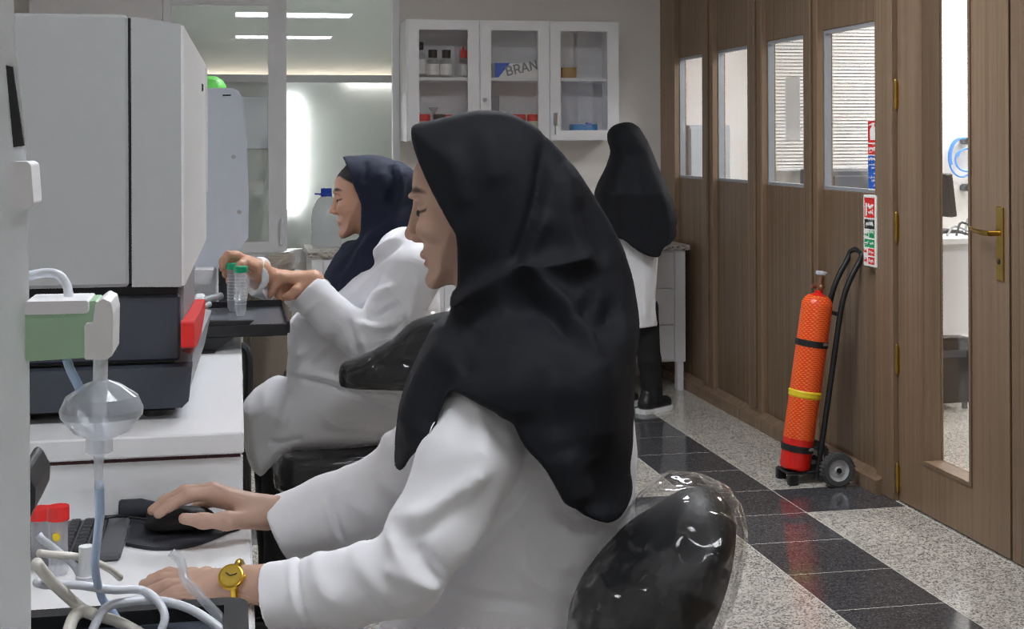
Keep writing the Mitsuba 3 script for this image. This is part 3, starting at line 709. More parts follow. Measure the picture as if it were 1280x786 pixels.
# big water bottle
k = thing('water_bottle', 'big clear water bottle with blue cap on the stone worktop by the window', 'bottle')
wb = ony(408, 270, 7.75); hb = ony(408, 243, 7.75)[2] - BZ
R_ = .083
prof = [(0, .003), (R_ * .9, .003), (R_, .02), (R_, .07), (R_ * .95, .085), (R_, .10), (R_, hb * .55), (R_ * .93, hb * .72), (R_ * .62, hb * .9), (.028, hb * .97), (.024, hb)]
part(k, 'body', lathe(prof, 36, at=(wb[0], wb[1], BZ)), M_MILKY)
part(k, 'cap', lathe([(0, hb - .012), (.03, hb - .012), (.03, hb + .03), (.027, hb + .034), (0, hb + .034)], 24, at=(wb[0], wb[1], BZ)), M_BLUECAP)
part(k, 'carry_handle', tube([(wb[0] + .028, wb[1], BZ + hb), (wb[0], wb[1] - .045, BZ + hb + .002), (wb[0] - .045, wb[1] - .03, BZ + hb + .004), (wb[0] - .06, wb[1], BZ + hb + .004), (wb[0] - .045, wb[1] + .03, BZ + hb + .002), (wb[0] - .02, wb[1] + .025, BZ + hb)], .0045, 6, 8), M_BLUECAP)
# wall corner left of the window
put(structure('trim_2'), box(ony(62, 10, 7.9)[0] - .1, ony(203, 10, 7.9)[0], 7.86, WY - .002, 0, CEIL), M_WHITE, False)
put(structure('trim_3'), box(ony(203, 10, 7.9)[0] + .002, ony(213, 10, 7.9)[0], 7.93, WY - .025, win['z0'], CEIL), M_WHITE2, False)

# ------------------------------------------------------------------ counter, desk
CZ = .914
cf = onz(305, 540, CZ)
CXR, CYF = cf[0], cf[1]
DESK = .78
k = thing('lab_counter', 'white lab counter carrying the large grey analyser', 'counter')
part(k, 'top', box(FX0 + .02, CXR, CYF, 4.55, CZ - .036, CZ, .003), M_WHITE2, False)
part(k, 'end_panel', box(FX0 + .02, CXR - .002, CYF + .012, CYF + .03, 0, CZ - .044), M_WHITE2, False)
part(k, 'side_panel', box(CXR - .025, CXR - .004, CYF + .03, 3.3, 0.0, CZ - .04), M_WHITE, False)
part(k, 'shadow_gap', box(FX0 + .02, CXR - .006, CYF + .014, CYF + .03, CZ - .044, CZ - .036), mat('dark_joint', S(70, 42, 44), .7), False)
k = thing('desk', 'lower white desk with the keyboard and mouse on it', 'desk')
part(k, 'top', box(FX0 + .02, .02, .35, CYF + .008, DESK - .03, DESK, .003), M_WHITE2, False)
part(k, 'side_panel', box(-.6, -.575, .37, CYF - .01, 0, DESK - .03), M_WHITE, False)
part(k, 'modesty_panel', box(FX0 + .03, -.58, .9, .92, 0, DESK - .03), M_WHITE, False)
part(k, 'edge_band', box(.0195, .0215, .35, CYF + .006, DESK - .029, DESK - .001), M_WHITE, False)

# ------------------------------------------------------------------ the large analyser on the counter
def at_y(px, py, y): p = ony(px, py, y); return p
AY0, AY1 = CYF + .14, CYF + .86
q = lambda px, py: at_y(px, py, AY0)
an = thing('analyser', 'large grey benchtop analyser with slate base on the white counter', 'analyser')
zt, zt2, zb1 = q(100, 17)[2], q(228, 30)[2], q(150, 359)[2]
xs, xr = q(162, 20)[0], q(229, 100)[0]
far = at_y(257, 80, AY1)
part(an, 'side_cover', box(-.78, xs - .002, AY0, AY1 - .05, zb1, zt, .006), M_PANEL, False)
# front cover: bevelled, its aisle face coloured paler to look lit
def loft(sec):
    v = np.array([p for s in sec for p in s], float); n = len(sec[0]); f = []
    for s in range(len(sec) - 1):
        for i in range(n):
            a, b = s * n + i, s * n + (i + 1) % n
            f += [[a, b, b + n], [a, b + n, a + n]]
    f += [[0, i + 1, i] for i in range(1, n - 1)]
    o = (len(sec) - 1) * n
    f += [[o, o + i, o + i + 1] for i in range(1, n - 1)]
    m = trimesh.Trimesh(v, f, process=False)
    m.fix_normals()
    return m
frx = far[0]
xz_ = lambda a, dz, y: [(a[0], y, a[1])]
zf = zt2 - .0
part(an, 'front_cover', loft([[(xs + .002, AY0, zb1), (xr - .004, AY0, zb1 - .002), (xr - .004, AY0, zt2), (xs + .002, AY0, zt - .004)],
                              [(xs + .002, AY1, zb1 + .01), (frx - .004, AY1, zb1 + .03), (frx - .004, AY1, zt2 - .03), (xs + .002, AY1, zt - .006)]]), M_PANEL, 20)
part(an, 'lit_aisle_cover', loft([[(xr - .004, AY0 + .001, zb1), (xr + .001, AY0 + .003, zb1), (xr + .001, AY0 + .003, zt2 - .003), (xr - .004, AY0 + .001, zt2 - .002)],
                              [(frx - .004, AY1, zb1 + .032), (frx, AY1, zb1 + .032), (frx, AY1, zt2 - .032), (frx - .004, AY1, zt2 - .03)]]), M_PANEL2, 20, label='cover panel facing the aisle, light painted into its paler colour')
part(an, 'seam', box(xs - .003, xs + .003, AY0 + .004, AY1 - .06, zb1 + .005, zt - .006), M_BLACKM, False)
part(an, 'front_edge_strip', box(frx - .012, frx + .004, AY1 - .03, AY1 - .004, at_y(257, 240, AY1)[2], at_y(257, 84, AY1)[2], .003), M_WHITE2, False)
g1 = at_y(252, 107, AY1 - .15)
part(an, 'catch', box(g1[0] - .01, g1[0] + .004, g1[1] - .012, g1[1] + .012, g1[2] - .012, g1[2] + .004, .002), M_BASE, False)
# slate base: upper block, lower foot, dark recess, sloping steel edge
bx = q(224, 400)[0]
part(an, 'base_block', box(-.76, bx, AY0 + .02, AY1 - .02, q(150, 455)[2], zb1 - .018, .004), M_BASE, False)
part(an, 'base_recess', box(-.75, bx - .004, AY0 + .03, AY1 - .02, zb1 - .018, zb1, 0), M_BLACKM, False)
ft = [q(240, 457), q(236, 500), q(228, 508)]
part(an, 'foot_front', prism([(-.76, ft[2][2]), (ft[2][0], ft[2][2]), (ft[1][0], ft[1][2]), (ft[0][0], ft[0][2]), (-.76, ft[0][2])], AY0 - .01, AY0 + .05, 'y'), M_BASE, False)
part(an, 'foot_core', box(-.74, ft[2][0] - .012, AY0 + .02, AY1 - .05, CZ + .012, ft[2][2], .003), M_BLACKM, False)
for x in (-.72, ft[2][0] - .05):
    for y in (AY0 + .05, AY1 - .1): part(an, 'rubber_foot', cyl((x, y, CZ), (x, y, CZ + .013), .02, 14), M_RUBBER)
# sloping grey side rail, running away along the base
r0 = [at_y(225, 455, AY0 + .02), at_y(238, 458, AY0 + .02), at_y(247, 410, AY0 + .5), at_y(256, 412, AY0 + .5)]
ra, rb = at_y(237, 500, AY0 + .02), at_y(232, 462, AY0 + .02)
x1_ = -.078
part(an, 'side_rail', loft([[(bx - .01, AY0 + .045, CZ + .115), (bx - .01, AY0 + .045, CZ + .03), (ft[1][0] - .004, AY0 + .045, CZ + .03), (ft[0][0] + .0, AY0 + .045, CZ + .105)],
                            [(bx - .01, AY1, CZ + .115), (bx - .01, AY1, CZ + .03), (ft[1][0] + .012, AY1, CZ + .03), (ft[0][0] + .022, AY1, CZ + .105)]]), M_BASEG, 20)
part(an, 'side_wall', box(bx - .02, bx + .006, AY0 + .06, AY1 - .01, CZ + .11, zb1 + .01, .002), M_BASEG, False)
# red handle
hr = [(245, 374), (236, 390), (225, 402), (225, 436), (231, 433), (240, 414), (246, 398)]
pr = [at_y(x, y, AY0 + .30) for x, y in hr]
xm = bx + .008
rr0 = onx(225, 436, xm); rr1 = onx(246, 374, xm)
part(an, 'red_handle', prism([(onx(x, y, xm)[1], onx(x, y, xm)[2]) for x, y in [(244, 374), (236, 389), (226, 402), (226, 435), (231, 432), (239, 414), (245, 398)]][::-1], xm, xm + .022, 'x', .004), M_RED, 30)
# white rounded instrument farther along
IYF = CYF + 1.45
ins = thing('slim_instrument', 'white rounded instrument with green dome beyond the grey analyser', 'instrument')
out = [(240, 110), (290, 110), (298, 113), (303, 123), (308, 170), (311, 240), (310.5, 296), (290, 325), (276, 335), (240, 335)]
part(ins, 'housing', prism([(ony(x, y, IYF)[0], ony(x, y, IYF)[2]) for x, y in out], IYF, IYF + .5, 'y', .004), M_BLUEW, 30)
out2 = [(244, 118), (286, 118), (296, 124), (303, 172), (305, 240), (304, 292), (276, 327), (244, 327)]
part(ins, 'side_plate', prism([(ony(x, y, IYF)[0], ony(x, y, IYF)[2]) for x, y in out2], IYF - .004, IYF + .001, 'y', .004), M_BLUEW, 30)
gd = ony(262, 111, IYF + .1)
part(ins, 'green_dome', lathe([(0.0, .036), (.018, .034), (.035, .025), (.044, .01), (.046, 0), (0, 0)], 28, at=gd), M_LIME)
for px, py in ((292, 196), (299, 265)):
    c = ony(px, py, IYF - .004); part(ins, 'screw', cyl(c, c + [0, -.003, 0], .006, 12), M_SHADE)
c = ony(284, 119, IYF - .005); part(ins, 'slot', box(c[0] - .012, c[0] + .01, c[1] - .002, c[1], c[2] - .002, c[2] + .002), M_BASE, False)
part(ins, 'support', box(ony(246, 340, IYF)[0] - .2, ony(270, 340, IYF)[0], IYF + .3, IYF + .45, CZ, ony(270, 336, IYF)[2] + .06, .004), M_WHITE, False)
part(ins, 'dark_bay', box(ony(272, 340, IYF)[0], ony(292, 340, IYF)[0], IYF + .2, IYF + .29, CZ, ony(270, 336, IYF)[2] + .02, .003), M_BLACKM, False)
ql = [ony(x, y, IYF - .06) for x, y in ((244, 336), (267, 336), (262, 354), (243, 353))]
part(ins, 'lower_lip', prism([(p[0], p[2]) for p in ql], IYF - .09, IYF + .04, 'y'), M_WHITE, False)
# black tray with tubes on it, bracket below
TT, TN = 3.50, 3.22
tz = .970
ta, tb, tc = W(246, 396, TN), W(360, 396, TN), W(352, 385, 3.66)
y0_, y1_ = ta[1] - .0, tc[1]
tr = thing('black_tray', 'black rimmed tray holding two capped tubes beside the analyser', 'tray')
xa, xb = ta[0], tb[0]
part(tr, 'plate', box(xa, xb, y0_, y1_, tz - .006, tz - .001, .001), mat('tray_top', S(86, 90, 96), .3), False)
for nm, bb in (('rim', (xa, xb, y0_ - .006, y0_ + .002, tz - .022, tz + .006)), ('rim', (xb - .002, xb + .006, y0_ - .006, y1_ + .006, tz - .016, tz + .012)), ('rim', (xa, xb, y1_, y1_ + .006, tz - .012, tz + .016))):
    part(tr, nm, box(*bb, .002), M_BLACK, False)
bq = [W(251, 403, TN - .02), W(318, 404, TN - .02), W(268, 443, TN - .02), W(252, 443, TN - .02)]
part(tr, 'bracket', prism([(p[0], p[2]) for p in bq], y0_ - .0, y0_ + .02, 'y'), M_BLACK, False)
part(tr, 'bracket_side', box(bq[3][0] - .012, bq[3][0], y0_, y0_ + .3, CZ + .003, tz - .01), M_BLACK, False)
part(tr, 'bracket_foot', box(bq[3][0] - .05, bq[3][0] + .03, y0_ - .02, y0_ + .06, CZ + .0005, CZ + .006), M_BLACKM, False)
k = thing('steel_clamp', 'grey metal rods and white block at the end of the black tray', 'clamp')
part(k, 'rod', cyl(W(238, 380, 3.3), W(276, 370, 3.42), .009, 14), M_BASEG)
part(k, 'rod', cyl(W(240, 390, 3.28), W(262, 380, 3.34), .007, 14), M_SHADE)
part(k, 'block', box(*sorted((W(244, 380, 3.4)[0], W(256, 380, 3.4)[0])), y0_ + .1, y0_ + .2, tz, tz + .06, .004), M_WHITE, False)
def falcon(px, py_base, t, lab):
    k = thing('centrifuge_tube', lab, 'centrifuge tube')
    b = W(px, py_base, t); b[2] = tz
    part(k, 'body', lathe([(0, .0005), (.010, .001), (.0135, .012), (.0142, .03), (.0142, .112)], 28, at=b), M_MILKY)
    part(k, 'graduations', cat(*[lathe([(.0144, z), (.0144, z + .0012)], 28, at=b) for z in np.arange(.03, .10, .008)]), M_CLEARISH)
    part(k, 'cap', lathe([(0, .108), (.0165, .108), (.0175, .111), (.0175, .121), (.0165, .123), (0, .123)], 32, at=b), M_GREENCAP)
falcon(301, 394, 3.45, 'clear graduated tube with green cap, nearer one of two on the black tray')
falcon(291, 388, 3.54, 'clear graduated tube with green cap under the fingers of the woman in navy')

# ------------------------------------------------------------------ keyboard, mouse, pad on the desk
kb = thing('keyboard', 'black computer keyboard on the white desk beside the mouse pad', 'keyboard')
k1 = onz(160, 641, DESK + .02); k0 = onz(143, 706, DESK + .02)
kx1, ky1, ky0 = k1[0] + .004, k1[1], 2.135
part(kb, 'tray', box(kx1 - .155, kx1, ky0, ky1, DESK + .001, DESK + .014, .004), mat('key_tray', S(88, 90, 95), .5), False)
kp = mikit.ply(box(-.008, .008, -.008, .008, 0, .007, .002), mat('key_black', S(44, 45, 49), .45), False)
nk = int((ky1 - ky0 - .016) / .0195)
for r in range(6):
    for c in range(nk):
        if r == 5 and 3 <= c <= 7: continue
        k = numbered('key', kb + '__')
        scene[k] = {**kp, 'to_world': T4().translate([kx1 - .145 + r * .021, ky0 + .016 + c * .0195, DESK + .014])}
part(kb, 'space_bar', box(kx1 - .145 + 5 * .021 - .008, kx1 - .145 + 5 * .021 + .008, ky0 + .016 + 3 * .0195 - .008, ky0 + .016 + 7 * .0195 + .008, DESK + .014, DESK + .021, .002), 'mat_key_black', False)
mp = thing('mouse_pad', 'black mouse pad with raised wrist bulge under the computer mouse', 'mouse pad')
po = [(128, 634), (150, 626), (196, 624), (212, 630), (250, 640), (300, 656), (285, 664), (248, 679), (205, 685), (170, 682), (138, 672), (122, 652)]
pp = spline([onz(x, y, DESK + .004)[:2] for x, y in po], 6, closed=True)
pp[:, 1] = np.minimum(pp[:, 1], CYF + .006)
pp = Polygon(pp).buffer(0).difference(Polygon([(kx1 - .2, ky0 - .01), (kx1 + .001, ky0 - .01), (kx1 + .001, ky1 + .002), (kx1 - .2, ky1 + .004)]))
pp = max(getattr(pp, 'geoms', [pp]), key=lambda g: g.area)
part(mp, 'pad', prism(pp, DESK + .0005, DESK + .0055, 'z'), mat('pad_black', S(47, 50, 58), .75), 30)
g = [onz(x, y, DESK + .012) for x, y in ((132, 636), (155, 629), (180, 627), (203, 632))]
part(mp, 'gel_bulge', tube([np.array([max(p[0], kx1 - .02), min(p[1], CYF - .012), DESK + .0175]) for p in g], [.008, .017, .017, .008], 8, 16), 'mat_pad_black')
ms = thing('computer_mouse', 'black computer mouse under the hand of the nearest woman', 'mouse')
mc = onz(226, 662, DESK + .006)
mm = trimesh.creation.icosphere(4, 1.0)
v = mm.vertices; v = np.sign(v) * np.abs(v) ** .8; v[:, 2] = np.where(v[:, 2] < 0, v[:, 2] * .25, v[:, 2])
mm.vertices = v * [.056, .030, .027] + [0, 0, .009]
part(ms, 'shell', mm.copy().apply_translation(mc), M_BLACKM, True)
part(ms, 'wheel', cyl(mc + [-.034, -.004, .031], mc + [-.034, .004, .031], .008, 16), M_RUBBER)
part(ms, 'cable', tube([mc + [-.055, 0, .012], onz(185, 650, DESK + .014), onz(160, 646, DESK + .014), onz(146, 645, DESK + .03), onz(120, 650, DESK + .028)], .002, 8, 8), M_BLACK)
part(ms, 'button_gap', box(mc[0] - .053, mc[0] - .01, mc[1] - .0006, mc[1] + .0006, mc[2] + .02, mc[2] + .0365), M_BLACK, False)

# ------------------------------------------------------------------ instruments close to the viewer
bi = thing('black_instrument', 'black edged grey instrument box at the near end of the desk', 'instrument')
ttb = 1.2
iz = L(180, 745, ttb)[2]
ya, yb = W(38, 400, .95)[1] + .125, W(310, 740, ttb)[1]
ix1 = W(310, 745, ttb)[0]
part(bi, 'case', box(-.5, ix1 - .004, ya + .004, yb - .006, DESK + .006, iz - .012, .006), M_BASE, False)
part(bi, 'rim', prism(Polygon([(-.5, ya), (ix1, ya), (ix1, yb), (-.5, yb)]).buffer(-.02).buffer(.02).difference(Polygon([(-.48, ya + .02), (ix1 - .02, ya + .02), (ix1 - .02, yb - .02), (-.48, yb - .02)])), iz - .03, iz, 'z'), M_BLACKM, False)
for x in (-.45, ix1 - .06):
    for y in (ya + .04, yb - .04): part(bi, 'foot', cyl((x, y, DESK), (x, y, DESK + .008), .015, 12), M_RUBBER)
tc_ = .95
co = thing('dosing_tower', 'pale grey upright instrument tower at the near edge of the desk', 'instrument')
xa0, xa1 = W(-120, 300, tc_)[0], W(38, 500, tc_)[0]
tw0, tw1 = W(38, 400, tc_)[1], W(38, 400, tc_)[1] + .02
prt = [(W(x, y, tc_)[0], W(x, y, tc_)[2]) for x, y in ((15, -60), (20, 60), (33, 190), (36, 300), (40, 786))]
zl = DESK
mat('tower_grey', S(226, 231, 234), .4)
bkx = lambda p: p[0] - .05
part(co, 'column', loft([[(xa0, tw0, zl), (prt[-1][0], tw0, zl)] + [(p[0], tw0, p[1]) for p in prt[::-1][1:]] + [(xa0, tw0, prt[0][1])],
                         [(xa0, tw0 + .11, zl), (prt[-1][0] - .03, tw0 + .11, zl)] + [(p[0] - .03, tw0 + .11, p[1]) for p in prt[::-1][1:]] + [(xa0, tw0 + .11, prt[0][1])]]), 'mat_tower_grey', 20)
sl = [W(x, y, tc_) for x, y in ((9, 82), (17, 84), (31, 182), (18, 184))]
part(co, 'display_slot', prism([(p[0], p[2]) for p in sl], tw0 - .003, tw0 + .002, 'y'), M_BLACK, False)
kb_ = [W(x, y, tc_) for x, y in ((18, 201), (46, 201), (50, 256), (22, 260))]
part(co, 'knob_block', prism([(p[0], p[2]) for p in kb_], tw0 - .03, tw0 + .01, 'y', .004), M_WHITE, 30)
bk = [W(x, y, tc_ + .1) for x, y in ((36, 560), (48, 572), (57, 590), (56, 610), (48, 628), (36, 632))]
part(co, 'black_knob', prism([(p[0], p[2]) for p in bk], tw0 + .05, tw0 + .13, 'y', .003), M_BLACK, 30)
gb = [W(x, y, tc_ - .01) for x, y in ((34, 376), (122, 376), (122, 446), (34, 449))]
part(co, 'green_holder', prism([(p[0], p[2]) for p in gb], tw0 - .02, tw0 + .02, 'y', .002), M_PALEGREEN, 30)
gt = [W(x, y, tc_ - .01) for x, y in ((34, 374), (112, 374), (112, 390), (34, 390))]
part(co, 'holder_lip', prism([(p[0], p[2]) for p in gt], tw0 - .026, tw0 + .022, 'y', .002), M_WHITE, 30)
cl = [W(x, y, tc_ - .01) for x, y in ((108, 402), (118, 402), (121, 378), (130, 371), (140, 376), (143, 390), (142, 442), (134, 447), (108, 446))]
part(co, 'clip', prism([(p[0], p[2]) for p in cl], tw0 - .03, tw0 + .024, 'y', .0015), M_PANEL2, 30)
gl = thing('bulb_pipette', 'clear glass bulb on a white stem hanging from the green holder', 'pipette')
gc = W(127, 515, tc_)
s_ = tc_ / FPX
part(gl, 'bulb', lathe([(.004, -34 * s_), (14 * s_, -33 * s_), (34 * s_, -24 * s_), (50 * s_, -4 * s_), (51 * s_, 4 * s_), (44 * s_, 20 * s_), (24 * s_, 34 * s_), (.005, 40 * s_)], 36, at=gc), M_MILKY)
part(gl, 'stem', cyl(W(126, 444, tc_), W(124, 515, tc_), 9 * s_, 16), M_CLEARISH)
part(gl, 'lower_stem', cyl(W(124, 515, tc_), W(123, 610, tc_), 8 * s_, 16, 5 * s_), M_MILKY)
part(gl, 'neck', lathe([(5 * s_, 0), (17 * s_, 6 * s_), (15 * s_, 40 * s_), (5 * s_, 50 * s_)], 24, at=W(124, 570, tc_)), M_MILKY)
def hose(lab, pts, r, m, t=None):
    k = thing('thin_hose', lab, 'hose')
    put(k, tube([W(*p) for p in pts], r, 8, 12), m, True)
hose('milky thin hose arching over the green holder of the tower', [(30, 346, .96), (56, 341, .96), (74, 344, .96), (84, 358, .96), (86, 376, .955)], .0032, M_CLEARISH)
hose('pale blue thin hose running from the green holder to the glass bulb', [(83, 448, .955), (88, 462, .955), (94, 474, .955), (102, 490, .955)], .0032, M_PALEBLUE)
hose('pale blue hose hanging from the glass bulb down over the keyboard', [(124, 606, .97), (125, 640, 1.0), (122, 670, 1.05), (119, 710, 1.1), (128, 748, 1.15), (146, 772, 1.16), (160, 800, 1.16)], .0033, M_PALEBLUE)
hose('cream coloured thick hose lying across the instrument top from the tower', [(46, 704, 1.05), (60, 722, 1.08), (84, 745, 1.12), (110, 765, 1.14), (150, 778, 1.15), (190, 800, 1.15)], .0046, M_CREAM)
hose('cream hose crossing low toward the tower foot', [(46, 728, 1.08), (60, 731, 1.1), (96, 731, 1.12), (140, 737, 1.14), (175, 737, 1.16), (196, 750, 1.15), (206, 772, 1.14), (196, 800, 1.13)], .0035, M_CLEARISH)
hose('pale grey hose arching toward the watch of the nearest woman', [(110, 800, 1.12), (130, 762, 1.14), (160, 752, 1.15), (200, 751, 1.16), (235, 760, 1.15), (265, 778, 1.14), (290, 800, 1.13)], .0038, M_CLEARISH)
hose('translucent hose rising beside the wrist with the gold watch', [(214, 690, 1.2), (226, 702, 1.2), (232, 725, 1.19), (246, 740, 1.18), (262, 758, 1.17), (276, 774, 1.16), (284, 800, 1.15)], .004, M_MILKY)
hose('cream hose looping between the capped vials and the keyboard', [(48, 691, 1.11), (64, 693, 1.12), (92, 695, 1.14), (118, 702, 1.16), (138, 712, 1.18), (150, 722, 1.2)], .003, M_CREAM)
hose('thin clear hose standing up in front of the keyboard end', [(48, 668, 1.12), (54, 675, 1.12), (66, 684, 1.13), (92, 706, 1.14), (104, 728, 1.14)], .003, M_CLEARISH)
hose('white cable end lying on the instrument by the frame bottom', [(82, 800, 1.1), (92, 772, 1.12), (104, 764, 1.13), (118, 768, 1.13)], .005, M_CREAM)
k = thing('white_connector', 'white plastic connector standing among the hoses', 'connector')
c = W(108, 728, 1.14)
part(k, 'sleeve', cyl(c, c + [0, 0, .030], .0068, 18, .006), M_WHITE2)
part(k, 'collar', cyl(c, c + [0, 0, .006], .0085, 18), M_WHITE)
def vial(px, py0, py1, t, lab, yellow):
    k = thing('sample_vial', lab, 'vial')
    b = W(px, py1, t); b[2] = DESK; h = L(px, py0, t)[2] - b[2]
    r = .0135
    part(k, 'body', lathe([(0, .001), (r * .9, .001), (r, .004), (r, h * .82)], 24, at=b), M_MILKY)
    part(k, 'cap', lathe([(0, h * .8), (r * 1.15, h * .8), (r * 1.15, h), (0, h)], 24, at=b), M_RED)
    if yellow: part(k, 'yellow_mark', ball(b + [-.001, -r * .8, h * .58], .0062, 2, [1, .6, 1.2]), M_YELLOW)
vial(73, 632, 692, 2.0, 'clear vial with red cap and yellow spot beside the keyboard', True)
vial(51, 634, 692, 2.04, 'clear vial with red cap half behind the pale tower', False)
# ------------------------------------------------------------------ people
HEAD_OUT = [(.062, .082), (.084, .060), (.0925, .038), (.0938, .022), (.0898, .004), (.0885, -.02), (.090, -.042), (.0925, -.058), (.0945, -.068), (.0915, -.0765), (.0925, -.085), (.0885, -.094), (.0925, -.107), (.087, -.117),
            (.066, -.116), (.03, -.094), (-.01, -.075), (-.05, -.055), (-.085, -.012), (-.094, .03), (-.08, .070), (-.04, .096), (.01, .103), (.04, .097)]
HSIL = Sil(HEAD_OUT, .002, .06)
class Head:
    """Local axes: f forward, l the person's left, u up; origin between the ears at eye level."""
    def __init__(self, o, fwd, pitch, tilt=0.0, scale=1.0):
        f = np.asarray(fwd, float); f /= np.linalg.norm(f)
        l = np.cross([0, 0, 1.0], f); l /= np.linalg.norm(l)
        u = np.cross(f, l)
        c, s = math.cos(pitch), math.sin(pitch)
        f, u = f * c - u * s, u * c + f * s
        c, s = math.cos(tilt), math.sin(tilt)
        l, u = l * c + u * s, u * c - l * s
        self.o, self.B, self.s = np.asarray(o, float), np.array([f, l, u]), scale
    def at(self, x, y, z): return self.o + self.s * (np.array([x, y, z]) @ self.B)
    def loc(self, p): return ((np.asarray(p) - self.o) @ self.B.T) / self.s
    def into(self, F, grow=0.0, nose=True, lids=.9, eyes=True, sub=False, k=.01):
        s = self.s
        R = .15 * s + grow
        sl, (X, Y, Z) = F.blk(self.o - R, self.o + R)
        G = np.stack(np.broadcast_arrays(X, Y, Z), -1) - self.o
        x, y, z = [(G @ self.B[i]) / s for i in range(3)]
        d2 = HSIL(x, z) + grow / s
        w = np.where(z > -.02, .0745, .0745 - (-.02 - z) * .17) + np.where(x < 0, 0, -.0035 * x / .09) + grow / s
        w = np.clip(w, .02, None)
        qq = np.minimum(d2 / (.078 + grow / s), 1.0)
        D = (np.sqrt(np.maximum((y / w) ** 2 + (1 - qq) ** 2, 1e-9)) - 1) * .055 * s
        F.mixin(sl, D, k, sub)
        if sub: return
        P, E = self.at, lambda c, r, k, sb=False: F.ell(self.at(*c), np.array(r) * s, k * s, sb, self.B)
        if nose:
            F.cap(P(.0885, 0, .006), P(.1050, 0, -.033), .0085 * s, .0095 * s, .010 * s)
            E((.1080, 0, -.0368), (.0105, .0105, .0095), .006)
            for sd in (1, -1):
                E((.0965, sd * .0125, -.0425), (.011, .0075, .0085), .005)
                E((.1005, sd * .0065, -.0500), (.005, .0035, .003), .002, True)
            E((.0925, 0, -.068), (.0075, .021, .0055), .004)
            E((.0905, 0, -.0725), (.0080, .019, .0040), .003)
            E((.0892, 0, -.0825), (.0080, .017, .0050), .004)
            E((.1005, 0, -.0775), (.008, .021, .0013), .0025, True)
            E((.0875, 0, -.107), (.0105, .017, .012), .010)
            for sd in (1, -1):
                E((.0855, sd * .028, .0165), (.012, .020, .006), .010)
                E((.0955, sd * .0315, -.0015), (.0125, .0160, .0110), .010, True)
                E((.0745, sd * .0305, -.003), (.0128, .0145, .0122), .003)
                E((.068, sd * .045, -.032), (.022, .018, .016), .02)
                if lids < 1: E((.0885, sd * .033, -.0065 - .0015), (.0085, .0130, .0035 * (1 - lids) + .0014), .001, True)
    def paint(self, p, skin, lip, brow, hair=None):
        q = self.loc(p); x, y, z = q.T; ay = np.abs(y)
        c = np.tile(np.asarray(skin, float), (len(p), 1))
        def mixc(w, col):
            w = np.clip(w, 0, 1)[:, None]
            c[:] = c * (1 - w) + np.asarray(col, float) * w
        front = (x > .03)
        cheek = front * np.exp(-(((z + .035) / .025) ** 2 + ((ay - .042) / .02) ** 2)) * .35
        mixc(cheek, np.asarray(skin) * [1.08, .88, .84])
        nz = front * np.exp(-(((z + .04) / .014) ** 2 + (ay / .018) ** 2)) * .3
        mixc(nz, np.asarray(skin) * [1.0, .82, .78])
        lw = front * (x > .078) * np.clip(1.4 - np.sqrt((ay / .0235) ** 2 + ((z + .0765) / .0105) ** 2) * 1.15, 0, 1) * 1.4
        mixc(lw * .9, lip)
        bz = .0185 + .007 * np.sin(np.clip((ay - .008) / .045, 0, 1) * 2.3) - .006 * np.clip((ay - .04) / .02, 0, 1)
        bw = front * (ay > .010) * (ay < .056) * np.clip(1.5 - np.abs(z - bz) / .0034, 0, 1) * np.clip((ay - .008) / .006, 0, 1) * np.clip((.058 - ay) / .012, 0, 1)
        mixc(bw * .92, brow)
        lz = -.0085 + .0018 * ((ay - .0305) / .014) ** 2
        lash = front * (ay > .015) * (ay < .050) * np.clip(1.5 - np.abs(z - lz) / .0022, 0, 1)
        mixc(lash * .9, [.012, .009, .008])
        cr = front * (ay > .017) * (ay < .045) * np.exp(-((z - .0045) / .0028) ** 2) * .4
        mixc(cr, np.asarray(skin) * .62)
        nos = front * (x > .093) * np.exp(-(((ay - .0065) / .0045) ** 2 + ((z + .0505) / .0028) ** 2)) * .8
        mixc(nos, np.asarray(skin) * [.35, .22, .2])
        if hair is not None:
            mixc(np.clip((z - (.058 - .16 * np.clip(ay - .035, 0, 1) - .5 * np.clip(.07 - x, 0, .05))) / .006, 0, 1), hair)
        return c
    def eyes(self, person):
        for sd in (1, -1):
            c = self.at(.0742, sd * .0305, -.0075)
            e = part(person, 'eye', to_world(ball(c, .0118 * self.s, 3)), M_EYE, True)
            f = self.at(.0742 + .0088, sd * .033, -.0085)
            part(e, 'iris', to_world(ball(f, .0056 * self.s, 2)), M_IRIS, True)
def nails(person, tips):
    for t, d, r in tips:
        pass
def add_body(person, F, colour, n=2):
    m = relax(keep_big(F.net()), n)
    c = colour(m.vertices)
    part(person, 'body', to_world(m), M_SKIN, True, color=c)
def cloth(person, name, F, m_, fl=None, t0=2.0, rough=0.0, fs=14, side=None, n=4, seed=0, label=None, post=None):
    m = relax(keep_big(F.net()), n)
    if fl or rough: m = folds(m, fl or [], t0, side, rough, fs, seed)
    m = relax(m, 1)
    return part(person, name, to_world(m), m_, True, label=label)
def pxs(pts, t): return [L(p[0], p[1], p[2] if len(p) > 2 else t)[[0, 2]] for p in pts]

# ================= nearest woman, at the desk with the mouse =================
T1 = 2.0
p1 = thing('person', 'nearest woman in black headscarf and white lab coat, right hand on the mouse', 'person')
SK1, LIP1, BR1 = S(192, 158, 140), S(172, 116, 108), S(70, 54, 48)
